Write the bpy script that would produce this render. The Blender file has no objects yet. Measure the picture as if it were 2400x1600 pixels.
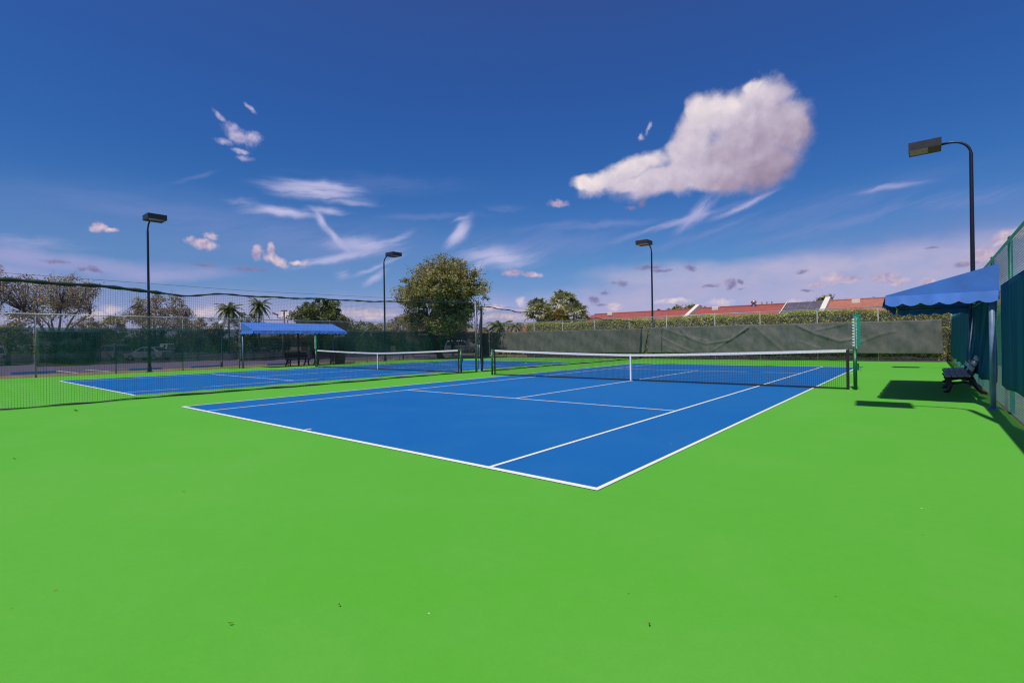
import bpy, math, random
import numpy as np
from mathutils import Vector, Matrix
R = math.radians
random.seed(7); RNG = np.random.default_rng(7)
sc = bpy.context.scene
COL = sc.collection

# ---------------------------------------------------------------- camera geometry
CAM = Vector((7.85, -15.974, 1.395)); YAW, PITCH, ROLL, FPX = 0.6884, 0.0008, -0.0144, 1176.06
_f = Vector((-math.sin(YAW)*math.cos(PITCH), math.cos(YAW)*math.cos(PITCH), math.sin(PITCH)))
_r0 = Vector((math.cos(YAW), math.sin(YAW), 0)); _u0 = _r0.cross(_f)
_r = math.cos(ROLL)*_r0 + math.sin(ROLL)*_u0; _u = -math.sin(ROLL)*_r0 + math.cos(ROLL)*_u0

def ray(px, py): return _f + (px-1200)/FPX*_r - (py-800)/FPX*_u
def ground(px, py, z=0.0):
    d = ray(px, py); t = (z-CAM.z)/d.z; return CAM + t*d
def far(px, D, z=0.0):                      # plan position seen at photo column px, D metres ahead
    p = CAM + D*ray(px, 800); p.z = z; return p
def zat(px, py, D): return (CAM + D*ray(px, py)).z   # height seen there
def azel(px, py):
    d = ray(px, py).normalized(); return math.atan2(d.x, d.y), math.asin(d.z)
def lin(r, g, b):
    def c(v):
        v /= 255.0
        return v/12.92 if v <= .04045 else ((v+.055)/1.055)**2.4
    return (c(r), c(g), c(b), 1.0)

# ---------------------------------------------------------------- object helpers
class MB:
    def __init__(s): s.v = []; s.f = []
    def add(s, vs, fs):
        o = len(s.v); s.v += [tuple(v) for v in vs]; s.f += [tuple(i+o for i in f) for f in fs]; return s
    def box(s, x0, y0, z0, x1, y1, z1):
        return s.add([(x0,y0,z0),(x1,y0,z0),(x1,y1,z0),(x0,y1,z0),(x0,y0,z1),(x1,y0,z1),(x1,y1,z1),(x0,y1,z1)],
                     [(0,3,2,1),(4,5,6,7),(0,1,5,4),(1,2,6,5),(2,3,7,6),(3,0,4,7)])
    def hexa(s, p):                         # eight corners: four below, four above
        return s.add(p, [(0,3,2,1),(4,5,6,7),(0,1,5,4),(1,2,6,5),(2,3,7,6),(3,0,4,7)])
    def poly(s, pts): return s.add(pts, [tuple(range(len(pts)))])
    def rect(s, x0, y0, x1, y1, z): return s.poly([(x0,y0,z),(x1,y0,z),(x1,y1,z),(x0,y1,z)])
    def tube(s, path, r, n=8, caps=True):
        P = [Vector(p) for p in path]; m = len(P)
        rr = [r]*m if isinstance(r, (int, float)) else list(r)
        vs, fs = [], []; nrm = None
        for i in range(m):
            t = (P[min(i+1, m-1)]-P[max(i-1, 0)])
            if t.length < 1e-9: t = Vector((0,0,1))
            t.normalize()
            if nrm is None:
                a = Vector((1,0,0)) if abs(t.z) > .8 else Vector((0,0,1))
                nrm = a - t*a.dot(t)
            else: nrm = nrm - t*nrm.dot(t)
            nrm.normalize(); b = t.cross(nrm)
            for k in range(n):
                th = 2*math.pi*k/n
                vs.append(P[i] + rr[i]*(math.cos(th)*nrm + math.sin(th)*b))
        for i in range(m-1):
            for k in range(n):
                k2 = (k+1) % n
                fs.append((i*n+k, i*n+k2, (i+1)*n+k2, (i+1)*n+k))
        if caps: fs.append(tuple(range(n-1, -1, -1))); fs.append(tuple((m-1)*n+k for k in range(n)))
        return s.add(vs, fs)
    def cyl(s, x, y, z0, z1, r, n=12): return s.tube([(x,y,z0),(x,y,z1)], r, n)
    def ball(s, c, r, n=14, m=9, sq=1.0):
        vs = [(c[0], c[1], c[2]+r*sq)]
        for i in range(1, m):
            ph = math.pi*i/m
            for k in range(n):
                th = 2*math.pi*k/n
                vs.append((c[0]+r*math.sin(ph)*math.cos(th), c[1]+r*math.sin(ph)*math.sin(th), c[2]+r*sq*math.cos(ph)))
        vs.append((c[0], c[1], c[2]-r*sq)); fs = []
        for k in range(n):
            fs.append((0, 1+k, 1+(k+1) % n)); fs.append((len(vs)-1, 1+(m-2)*n+(k+1) % n, 1+(m-2)*n+k))
        for i in range(m-2):
            for k in range(n):
                a = 1+i*n; fs.append((a+k, a+n+k, a+n+(k+1) % n, a+(k+1) % n))
        return s.add(vs, fs)
    def grid(s, pts):                       # rows of points
        h, w = len(pts), len(pts[0])
        return s.add([p for row in pts for p in row],
                     [(i*w+j, i*w+j+1, (i+1)*w+j+1, (i+1)*w+j) for i in range(h-1) for j in range(w-1)])
    def build(s, name, m, parent=None, smooth=False, loc=None, bevel=0):
        me = bpy.data.meshes.new(name); me.from_pydata(s.v, [], s.f); me.update()
        return link(name, me, m, parent, smooth, loc, bevel)

def link(name, me, m, parent=None, smooth=False, loc=None, bevel=0):
    me.materials.append(m)
    if smooth: me.polygons.foreach_set('use_smooth', [True]*len(me.polygons))
    o = bpy.data.objects.new(name, me); COL.objects.link(o)
    if parent: o.parent = parent
    if loc is not None: o.location = loc
    if bevel:
        b = o.modifiers.new('bevel', 'BEVEL'); b.width = bevel; b.segments = 2; b.limit_method = 'ANGLE'
    return o
def quads_mesh(name, V, n, m, parent=None, loc=None):      # V: (n*4,3) array
    me = bpy.data.meshes.new(name)
    me.vertices.add(n*4); me.vertices.foreach_set('co', V.astype(np.float32).ravel())
    me.loops.add(n*4); me.loops.foreach_set('vertex_index', np.arange(n*4, dtype=np.int32))
    me.polygons.add(n); me.polygons.foreach_set('loop_start', np.arange(0, n*4, 4, dtype=np.int32))
    me.update(calc_edges=True)
    return link(name, me, m, parent, False, loc)
def tag(o, label, cat, group=None):
    o['label'] = label; o['category'] = cat
    if group: o['group'] = group
    return o
def thing(name, label, cat, loc=(0,0,0), rz=0, group=None):
    o = bpy.data.objects.new(name, None); COL.objects.link(o); o.empty_display_size = .2
    o.location = loc; o.rotation_euler = (0,0,rz); return tag(o, label, cat, group)
def structure(o): o['kind'] = 'structure'; return o
def stuff(o): o['kind'] = 'stuff'; return o
def copy_tree(o, parent=None):
    c = o.copy(); COL.objects.link(c)
    if parent: c.parent = parent
    for ch in [x for x in bpy.data.objects if x.parent == o]: copy_tree(ch, c)
    return c

# ---------------------------------------------------------------- materials
def nt(name):
    m = bpy.data.materials.new(name); m.use_nodes = True; t = m.node_tree; t.nodes.clear(); return m, t
def N(t, kind, **kw):
    n = t.nodes.new(kind)
    for k, v in kw.items(): setattr(n, k, v)
    return n
def setin(n, **kw):
    for k, v in kw.items():
        n.inputs[k.replace('_', ' ')].default_value = v
def mat(name, color, rough=.6, metal=0., var=.12, scale=6., fine=0., bump=0., bscale=60., spec=.5, color2=None, coat=0.):
    m, t = nt(name); L = t.links.new
    out = N(t, 'ShaderNodeOutputMaterial'); p = N(t, 'ShaderNodeBsdfPrincipled'); L(p.outputs[0], out.inputs[0])
    c = (*color[:3], 1); c2 = (*color2[:3], 1) if color2 else tuple(max(0, x*(1-var*2)) for x in c[:3])+(1,)
    tc = N(t, 'ShaderNodeTexCoord'); no = N(t, 'ShaderNodeTexNoise'); setin(no, Scale=scale, Detail=6., Roughness=.6)
    L(tc.outputs['Object'], no.inputs['Vector'])
    mx = N(t, 'ShaderNodeMix', data_type='RGBA'); mx.inputs[6].default_value = c; mx.inputs[7].default_value = c2
    rm = N(t, 'ShaderNodeMapRange'); rm.inputs[1].default_value = .35; rm.inputs[2].default_value = .7
    L(no.outputs[0], rm.inputs[0]); L(rm.outputs[0], mx.inputs[0]); L(mx.outputs[2], p.inputs['Base Color'])
    setin(p, Roughness=rough, Metallic=metal); p.inputs['Specular IOR Level'].default_value = spec
    if coat: p.inputs['Coat Weight'].default_value = coat; p.inputs['Coat Roughness'].default_value = .05
    if bump:
        n2 = N(t, 'ShaderNodeTexNoise'); setin(n2, Scale=bscale, Detail=3.); L(tc.outputs['Object'], n2.inputs['Vector'])
        b = N(t, 'ShaderNodeBump'); setin(b, Strength=bump, Distance=.01); L(n2.outputs[0], b.inputs['Height']); L(b.outputs[0], p.inputs['Normal'])
    return m
def leafmat(name, c1, c2, c3, trans=.25, rough=.55):
    m, t = nt(name); L = t.links.new
    out = N(t, 'ShaderNodeOutputMaterial'); p = N(t, 'ShaderNodeBsdfPrincipled'); setin(p, Roughness=rough)
    p.inputs['Specular IOR Level'].default_value = .3
    g = N(t, 'ShaderNodeNewGeometry'); ra = N(t, 'ShaderNodeValToRGB')
    e = ra.color_ramp.elements; e[0].position = 0; e[0].color = (*c1, 1); e[1].position = 1; e[1].color = (*c3, 1)
    k = e.new(.5); k.color = (*c2, 1)
    tc = N(t, 'ShaderNodeTexCoord'); no = N(t, 'ShaderNodeTexNoise'); setin(no, Scale=1.25, Detail=4.); L(tc.outputs['Object'], no.inputs['Vector'])
    a = N(t, 'ShaderNodeMath', operation='MULTIPLY_ADD'); a.inputs[1].default_value = .5; L(g.outputs['Random Per Island'], a.inputs[0])
    s = N(t, 'ShaderNodeMath', operation='MULTIPLY_ADD'); s.inputs[1].default_value = 2.6; s.inputs[2].default_value = -1.05
    L(no.outputs[0], s.inputs[0]); L(s.outputs[0], a.inputs[2]); L(a.outputs[0], ra.inputs[0])
    L(ra.outputs[0], p.inputs['Base Color'])
    tr = N(t, 'ShaderNodeBsdfTranslucent'); L(ra.outputs[0], tr.inputs[0])
    mx = N(t, 'ShaderNodeMixShader'); mx.inputs[0].default_value = trans
    L(p.outputs[0], mx.inputs[1]); L(tr.outputs[0], mx.inputs[2]); L(mx.outputs[0], out.inputs[0]); return m
def courtmat(name, c, c2, c3):
    m, t = nt(name); L = t.links.new
    out = N(t, 'ShaderNodeOutputMaterial'); p = N(t, 'ShaderNodeBsdfPrincipled'); L(p.outputs[0], out.inputs[0])
    setin(p, Roughness=.85); p.inputs['Specular IOR Level'].default_value = .15
    tc = N(t, 'ShaderNodeTexCoord'); co = tc.outputs['Object']
    def noise(s, d=4., r=.55):
        n = N(t, 'ShaderNodeTexNoise'); setin(n, Scale=s, Detail=d, Roughness=r); L(co, n.inputs['Vector']); return n.outputs[0]
    def rng(i, a, b, lo=0., hi=1.):
        n = N(t, 'ShaderNodeMapRange'); n.inputs[1].default_value = a; n.inputs[2].default_value = b
        n.inputs[3].default_value = lo; n.inputs[4].default_value = hi; L(i, n.inputs[0]); return n.outputs[0]
    def mix(fac, a, b, bt='MIX'):
        n = N(t, 'ShaderNodeMix', data_type='RGBA', blend_type=bt)
        for i, v in ((0, fac), (6, a), (7, b)):
            if isinstance(v, (int, float, tuple)): n.inputs[i].default_value = v
            else: L(v, n.inputs[i])
        return n.outputs[2]
    col = mix(rng(noise(.13), .35, .65), (*c, 1), (*c2, 1))
    col = mix(rng(noise(.9, 6.), .45, .8, 0, .5), col, (*c3, 1))
    col = mix(rng(noise(9., 8., .7), .3, .75, 0, .16), col, (c[0]*.55, c[1]*.62, c[2]*.6, 1))
    col = mix(rng(noise(48., 4., .7), .3, .7, 0, .13), col, (c[0]*.45, c[1]*.6, c[2]*.5, 1))
    gr = noise(260., 2.)
    col = mix(rng(gr, .3, .7, .22, 0.), col, (c[0]*.5, c[1]*.55, c[2]*.5, 1))
    for sc_, rad, cc, keep in ((3.1, .011, (.75, .8, .6, 1), .25), (4.3, .010, (.06, .10, .02, 1), .3), (1.3, .016, (.16, .13, .03, 1), .3), (.55, .05, (c[0]*.5, c[1]*.55, c[2]*.6, 1), .35)):
        v = N(t, 'ShaderNodeTexVoronoi'); setin(v, Scale=sc_); L(co, v.inputs['Vector'])
        sp = N(t, 'ShaderNodeSeparateColor'); L(v.outputs['Color'], sp.inputs[0])
        k = N(t, 'ShaderNodeMath', operation='LESS_THAN'); L(sp.outputs[0], k.inputs[0]); k.inputs[1].default_value = keep
        d = rng(v.outputs['Distance'], rad*sc_*.3, rad*sc_*.8, .85, 0.)
        a = N(t, 'ShaderNodeMath', operation='MULTIPLY'); L(d, a.inputs[0]); L(k.outputs[0], a.inputs[1])
        col = mix(a.outputs[0], col, cc)
    L(col, p.inputs['Base Color'])
    b = N(t, 'ShaderNodeBump'); setin(b, Strength=.25, Distance=.003); L(gr, b.inputs['Height']); L(b.outputs[0], p.inputs['Normal'])
    return m
def screenmat(name, c, c2, see, trans=.25, stretch=(1, 1, .25)):
    m, t = nt(name); L = t.links.new
    out = N(t, 'ShaderNodeOutputMaterial'); p = N(t, 'ShaderNodeBsdfPrincipled'); setin(p, Roughness=.85)
    p.inputs['Specular IOR Level'].default_value = .2
    tc = N(t, 'ShaderNodeTexCoord'); mp = N(t, 'ShaderNodeMapping'); mp.inputs['Scale'].default_value = stretch
    L(tc.outputs['Object'], mp.inputs[0])
    no = N(t, 'ShaderNodeTexNoise'); setin(no, Scale=2.2, Detail=8., Roughness=.68); L(mp.outputs[0], no.inputs['Vector'])
    rg = N(t, 'ShaderNodeMapRange'); rg.inputs[1].default_value = .36; rg.inputs[2].default_value = .68; L(no.outputs[0], rg.inputs[0])
    mx = N(t, 'ShaderNodeMix', data_type='RGBA'); mx.inputs[6].default_value = (*c, 1); mx.inputs[7].default_value = (*c2, 1)
    L(rg.outputs[0], mx.inputs[0]); L(mx.outputs[2], p.inputs['Base Color'])
    tr = N(t, 'ShaderNodeBsdfTranslucent'); L(mx.outputs[2], tr.inputs[0])
    ms = N(t, 'ShaderNodeMixShader'); ms.inputs[0].default_value = trans; L(p.outputs[0], ms.inputs[1]); L(tr.outputs[0], ms.inputs[2])
    tp = N(t, 'ShaderNodeBsdfTransparent')
    n3 = N(t, 'ShaderNodeTexNoise'); setin(n3, Scale=1.1, Detail=5.); L(mp.outputs[0], n3.inputs['Vector'])
    r3 = N(t, 'ShaderNodeMapRange'); r3.inputs[1].default_value = .3; r3.inputs[2].default_value = .7
    r3.inputs[3].default_value = see*.75; r3.inputs[4].default_value = min(1, see*1.25); L(n3.outputs[0], r3.inputs[0])
    m2 = N(t, 'ShaderNodeMixShader'); L(r3.outputs[0], m2.inputs[0]); L(ms.outputs[0], m2.inputs[1]); L(tp.outputs[0], m2.inputs[2])
    L(m2.outputs[0], out.inputs[0]); return m
def glassmat(name, c=(.02,.025,.03), rough=.08):
    return mat(name, c, rough=rough, var=.05, spec=.8)

M = dict(
 green=courtmat('green_acrylic', (.104,.425,.035), (.122,.437,.046), (.150,.435,.070)),
 blue=courtmat('blue_acrylic', (.006,.128,.405), (.012,.146,.415), (.026,.160,.405)),
 line=mat('white_line_paint', (.82,.82,.80), .7, var=.04, scale=9),
 grass=mat('lawn', (.070,.100,.022), .9, scale=.5, color2=(.13,.115,.035), bump=.6, bscale=25),
 drygrass=mat('dry_grass', (.24,.20,.06), .9, scale=1.6, color2=(.14,.155,.03), bump=.8, bscale=40),
 asphalt=mat('asphalt', (.070,.052,.090), .85, scale=1.2, color2=(.092,.070,.108), bump=.4, bscale=80),
 mulch=mat('leaf_litter', (.26,.19,.14), .95, scale=5, color2=(.06,.045,.03), bump=1., bscale=60),
 kerb=mat('concrete_kerb', (.42,.39,.36), .85, scale=5, var=.15, bump=.3),
 yellowpaint=mat('yellow_kerb_paint', (.50,.36,.06), .7),
 markpaint=mat('lot_line_paint', (.55,.50,.52), .8, var=.2),
 bluepaint=mat('blue_painted_concrete', (.012,.12,.36), .6, var=.15),
 galv=mat('galvanised_steel', (.42,.42,.42), .5, metal=.35, var=.15, scale=14),
 galvwire=mat('galvanised_wire', (.34,.33,.30), .5, metal=.3),
 greenvinyl=mat('green_vinyl', (.025,.24,.155), .4, var=.2),
 greenwire=mat('green_coated_wire', (.06,.36,.24), .45, var=.1),
 postgreen=mat('green_post_paint', (.006,.115,.035), .35, var=.15, scale=12),
 net=mat('black_net_cord', (.012,.014,.014), .8),
 divnet=mat('divider_net_cord', (.022,.030,.030), .8),
 tape=mat('white_net_tape', (.80,.77,.75), .75, var=.1, scale=18),
 strap=mat('white_strap', (.85,.85,.84), .7, var=.04),
 steel=mat('grey_steel_post', (.20,.20,.22), .45, metal=.3, var=.2, scale=10),
 pole=mat('dark_pole_paint', (.010,.011,.022), .42, var=.2, scale=5),
 head=mat('bronze_fixture_paint', (.030,.026,.032), .5, var=.2),
 lens=mat('fixture_lens', (.30,.32,.16), .12, var=.35, scale=8, spec=.8),
 awning=mat('blue_awning_canvas', (.055,.185,.60), .75, var=.10, scale=2.2, bump=.55, bscale=5),
 awnpost=mat('blue_grey_post_paint', (.16,.24,.40), .45, var=.2, scale=4),
 benchwood=mat('weathered_bench_slats', (.68,.54,.50), .6, scale=12, color2=(.42,.31,.29)),
 benchiron=mat('dark_red_cast_iron', (.060,.020,.016), .45, var=.3),
 darkwood=mat('dark_bench_boards', (.022,.010,.010), .55, var=.3),
 bin=mat('dark_bin_plastic', (.012,.010,.012), .5, var=.2),
 scoregreen=mat('green_score_plastic', (.006,.30,.18), .4, var=.1, scale=8),
 white=mat('white_plastic', (.8,.8,.78), .5, var=.05),
 globe=mat('white_acrylic_globe', (.78,.77,.74), .25, var=.06),
 ball=mat('tennis_ball_felt', (.55,.68,.06), .9, var=.1),
 leaf=mat('dry_leaf', (.16,.065,.025), .8, var=.3, scale=40),
 bark=mat('bark', (.075,.055,.042), .9, scale=8, color2=(.03,.022,.018), bump=.8, bscale=20),
 greybark=mat('grey_bark', (.20,.165,.145), .9, scale=6, color2=(.08,.065,.055), bump=.8, bscale=20),
 frond=leafmat('palm_frond', (.08,.125,.025), (.16,.19,.05), (.30,.27,.11), .3, .4),
 fan=leafmat('fan_palm_blade', (.09,.12,.04), (.30,.31,.13), (.68,.62,.40), .3, .4),
 oak=leafmat('olive_brown_leaves', (.15,.135,.065), (.35,.29,.165), (.56,.45,.34), .42),
 bigleaf=leafmat('mixed_green_leaves', (.085,.095,.020), (.33,.30,.075), (.62,.52,.30), .4),
 deepleaf=leafmat('green_leaves', (.055,.090,.018), (.135,.175,.038), (.24,.25,.07), .32),
 hedge=leafmat('hedge_leaves', (.28,.31,.03), (.42,.45,.05), (.56,.56,.09), .4),
 lowhedge=leafmat('dark_hedge_leaves', (.05,.12,.02), (.11,.22,.04), (.18,.28,.07), .3),
 croton=leafmat('croton_leaves', (.10,.15,.015), (.28,.27,.03), (.48,.20,.04), .35),
 woods=leafmat('distant_leaves', (.09,.11,.03), (.19,.19,.05), (.30,.25,.12), .3),
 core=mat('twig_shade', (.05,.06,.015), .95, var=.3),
 roof=mat('red_roof_shingle', (.34,.085,.065), .85, scale=2.5, color2=(.25,.060,.050), bump=.5, bscale=30),
 roof2=mat('orange_roof_shingle', (.42,.155,.100), .85, scale=2.5, color2=(.32,.105,.075), bump=.5, bscale=30),
 parapet=mat('cream_stucco', (.74,.68,.58), .85, var=.06),
 wall=mat('tan_stucco', (.50,.40,.31), .85, var=.08),
 panel=mat('solar_collector', (.14,.11,.15), .5, var=.25, scale=4),
 lightroof=mat('pale_roof_sheet', (.52,.44,.36), .8, var=.08),
 dark=mat('dark_opening', (.012,.013,.014), .7),
 brownroof=mat('brown_flat_roof', (.10,.075,.07), .85),
 trimred=mat('dark_red_trim', (.16,.03,.03), .6),
 tyre=mat('tyre_rubber', (.012,.012,.013), .85),
 rim=mat('alloy_rim', (.45,.45,.46), .35, metal=.7),
 glass=glassmat('car_glass'),
 silver=mat('silver_car_paint', (.55,.53,.54), .3, metal=.5, var=.05, coat=.6),
 greycar=mat('grey_car_paint', (.30,.30,.32), .3, metal=.4, var=.05, coat=.6),
 whitecar=mat('white_car_paint', (.70,.68,.66), .35, var=.04, coat=.6),
 blackcar=mat('black_car_paint', (.010,.010,.012), .25, var=.05, coat=.6),
 darkcar=mat('dark_blue_car_paint', (.03,.035,.05), .28, var=.05, coat=.6),
 tan=mat('tan_car_paint', (.40,.36,.33), .35, metal=.3, var=.05, coat=.5),
 redlamp=mat('tail_lamp', (.45,.03,.02), .2, var=.1),
 headlamp=mat('head_lamp', (.75,.75,.72), .12, var=.05),
 screenL=screenmat('green_screen_mesh', (.012,.078,.080), (.055,.140,.132), .44),
 screenF=screenmat('dusty_screen_mesh', (.108,.116,.111), (.205,.182,.168), .05, .1, (1, 1, .6)),
 screenR=screenmat('blue_green_screen_mesh', (.006,.110,.185), (.03,.21,.29), .03, .3, (1, 1.6, .12)),
)

# ---------------------------------------------------------------- ground, courts, parking lot
XL, XR, YN, YF = -25.4, 9.0, -19.2, 19.1                      # fence lines round the two courts
g = MB(); S = 1600.0
g.rect(-S, -S, S, S, -.034); structure(g.build('ground', M['grass']))
g = MB(); g.rect(-140, -60, -29.6, 30.5, -.026); structure(g.build('parking_lot', M['asphalt']))
g = MB(); g.rect(XL-4.2, -40, XL-.06, 60, -.02); structure(g.build('grass_verge', M['drygrass']))
g = MB(); g.rect(-140, 36, -31, 52, -.024); structure(g.build('road', M['asphalt']))
g = MB(); g.rect(XR+.03, -40, XR+6, 22, -.018); structure(g.build('mulch_bed', M['mulch']))
g = MB(); g.rect(XL, YF+.03, XR+6, YF+2.6, -.016); structure(g.build('mulch_strip', M['mulch']))
g = MB(); g.box(XL+.02, YN-6, -.10, XR-.02, YF-.05, 0); structure(g.build('court_surround', M['green']))
CX, CY = -15.3, .15
LINE = MB()
for cx, cy, nm in ((0, 0, 'court'), (CX, CY, 'court')):
    g = MB(); g.rect(cx-5.46, cy-11.86, cx+5.46, cy+11.86, .004); structure(g.build(nm, M['blue']))
    w = .05; z = .008
    def ln(x0, y0, x1, y1): LINE.rect(cx+x0, cy+y0, cx+x1, cy+y1, z)
    for s in (-1, 1):
        yb = s*11.885; yi = yb - s*.075
        ln(-5.485, min(yb, yi), 5.485, max(yb, yi))
        ln(*sorted((s*5.485, s*5.435))[:1], -11.81, sorted((s*5.485, s*5.435))[1], 11.81)
        ln(sorted((s*4.115, s*4.065))[0], -11.81, sorted((s*4.115, s*4.065))[1], 11.81)
        ln(-4.065, s*6.4-.025, 4.065, s*6.4+.025)
        a, b = sorted((s*11.81, s*11.685)); ln(-.025, a, .025, b)
    off = .07 if cx == 0 else 0
    ln(off-.025, -6.375, off+.025, 6.375)
structure(LINE.build('court_lines', M['line']))

# lot markings and kerbs
g = MB()
for a, b in (((132, 868.5), (185, 874)), ((200, 866), (260, 870.5)), ((490, 854.5), (538, 853.2)), ((588, 853), (612, 852.2)), ((278, 864.5), (298, 863.8))):
    A, B = ground(*a, -.02), ground(*b, -.02); d = (B-A); n = Vector((-d.y, d.x, 0)).normalized()*.09
    g.poly([A-n, B-n, B+n, A+n])
structure(g.build('lot_markings', M['markpaint']))
g = MB()
for a, b in (((120, 857.5), (178, 856)), ((560, 843), (640, 838)), ((640, 838), (720, 834))):
    A, B = ground(*a), ground(*b); d = (B-A); n = Vector((-d.y, d.x, 0)).normalized()*.12
    g.hexa([A-n+Vector((0,0,-.02)), B-n+Vector((0,0,-.02)), B+n+Vector((0,0,-.02)), A+n+Vector((0,0,-.02)), A-n+Vector((0,0,.12)), B-n+Vector((0,0,.12)), B+n+Vector((0,0,.12)), A+n+Vector((0,0,.12))])
structure(g.build('kerb', M['yellowpaint']))
g = MB()
for a, b in (((402, 833.5), (600, 822)), ((402, 817.5), (560, 817.5)), ((615, 817.5), (735, 816))):
    A, B = ground(*a), ground(*b); d = (B-A); n = Vector((-d.y, d.x, 0)).normalized()*.25
    g.hexa([A-n+Vector((0,0,-.02)), B-n+Vector((0,0,-.02)), B+n+Vector((0,0,-.02)), A+n+Vector((0,0,-.02)), A-n+Vector((0,0,.15)), B-n+Vector((0,0,.15)), B+n+Vector((0,0,.15)), A+n+Vector((0,0,.15))])
structure(g.build('road_kerb', M['kerb']))

# wheel stops
def wheel_stop(c, length, rz, m, label, group):
    g = MB(); h = length/2
    g.hexa([(-h,-.09,0),(h,-.09,0),(h,.09,0),(-h,.09,0),(-h,-.055,.13),(h,-.055,.13),(h,.055,.13),(-h,.055,.13)])
    o = g.build('wheel_stop', m, bevel=.015); o.location = (c.x, c.y, -.024); o.rotation_euler = (0,0,rz); tag(o, label, 'wheel stop', group)
for a, b, m, lb in (((26, 876), (131, 872.5), 'bluepaint', 'blue wheel stop at left end of the row, nearest the white-fendered vehicle'),
                 ((300, 867.5), (382, 864.5), 'bluepaint', 'blue wheel stop behind the tall dark light pole'),
                 ((452, 861.5), (514, 858), 'bluepaint', 'blue wheel stop just left of the globe lamp by the shelter'),
                 ((632, 855.5), (668, 853.5), 'bluepaint', 'blue wheel stop seen through the shelter left of the bench'),
                 ((718, 852.8), (733, 852.2), 'kerb', 'bare concrete wheel stop behind the score keeper post on the left court'),
                 ((798, 850), (826, 848.2), 'kerb', 'bare concrete wheel stop just right of the dark bin'),
                 ((866, 844.6), (892, 843.2), 'kerb', 'bare concrete wheel stop left of the second dark light pole'),
                 ((922, 842), (962, 840), 'kerb', 'bare concrete wheel stop near the foot of the second globe lamp')):
    A, B = ground(*a), ground(*b); c = (A+B)/2; c.x = min(c.x, XL-.9); d = B-A
    wheel_stop(c, max(1.5, min(2.2, d.length)), math.atan2(1, -.10), M[m], lb, 'wheel stops along the parking lot edge')

# ---------------------------------------------------------------- tennis nets and posts
def net_z(x): return .914 + .156*(min(abs(x)/6.3, 1))**1.4
def tennis_net(cx, cy, label):
    t = thing('tennis_net', label, 'tennis net', (cx, cy, 0), 0, 'tennis nets')
    g = MB(); W = 6.26; r = .0034; n = int(2*W/.047)
    xs = np.linspace(-W, W, 27)
    for i in range(n+1):
        x = -W + 2*W*i/n; g.tube([(x, 0, .03), (x, 0, net_z(x)-.03)], r, 3, False)
    for k in range(1, 20):
        f = k/20.0; g.tube([(x, 0, .03+f*(net_z(x)-.06)) for x in xs], r, 3, False)
    g.build('netting', M['net'], t)
    g = MB()
    for a, b in zip(xs[:-1], xs[1:]):
        za, zb = net_z(a), net_z(b)
        g.hexa([(a,-.012,za-.075),(b,-.012,zb-.075),(b,.012,zb-.075),(a,.012,za-.075),(a,-.009,za),(b,-.009,zb),(b,.009,zb),(a,.009,za)])
    g.build('headband', M['tape'], t)
    g = MB(); g.box(-W, -.02, .012, W, .02, .05); g.build('bottom_band', M['net'], t)
    for s in (-1, 1):
        g = MB(); g.box(s*W-.034, -.014, .02, s*W+.034, .014, 1.06); g.build('side_band', M['net'], t)
        for z in (.12, .42, .72, 1.03): MB().tube([(s*W, 0, z), (s*6.37, 0, z+.02)], .004, 4).build('lacing', M['white'], t)
    g = MB(); g.box(-.026, -.024, .012, .026, -.016, .915); g.box(-.026, .016, .012, .026, .024, .915); g.box(-.026, -.016, .9152, .026, .016, .921)
    g.build('centre_strap', M['strap'], t)
tennis_net(0, 0, 'black tennis net with white headband across the right court, nearest the camera')
tennis_net(CX+.12, CY+.33, 'black tennis net across the left court beyond the tall divider net')  # net, posts and score keeper shifted off the court centre to fit image pixels
def net_post(x, y, label, winch, side):
    t = thing('net_post', label, 'net post', (x, y, 0), 0, 'green net posts')
    g = MB(); g.cyl(0, 0, 0, 1.06, .045, 16); g.build('post', M['postgreen'], t, True)
    g = MB(); g.tube([(0,0,1.06),(0,0,1.085),(0,0,1.10)], [.048,.048,.03], 16); g.build('cap', M['postgreen'], t, True)
    if winch:
        g = MB(); g.box(side*.05-.025, -.03, .52, side*.05+.035, .03, .70); g.tube([(side*.08,0,.6),(side*.17,0,.6)], .009, 6)
        g.tube([(side*.12,0,.6),(side*.12,-.05,.5)], .007, 6); g.build('winch', M['postgreen'], t)
net_post(6.42, .02, 'green net post with winch at the right end of the near net', True, 1)
net_post(-6.42, .02, 'green net post at the left end of the near net', False, -1)
net_post(CX+6.54, CY+.33, 'green net post at the right end of the far left net', True, 1)
net_post(CX-6.30, CY+.33, 'green net post under the shelter side score keeper on the left court', False, -1)

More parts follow.
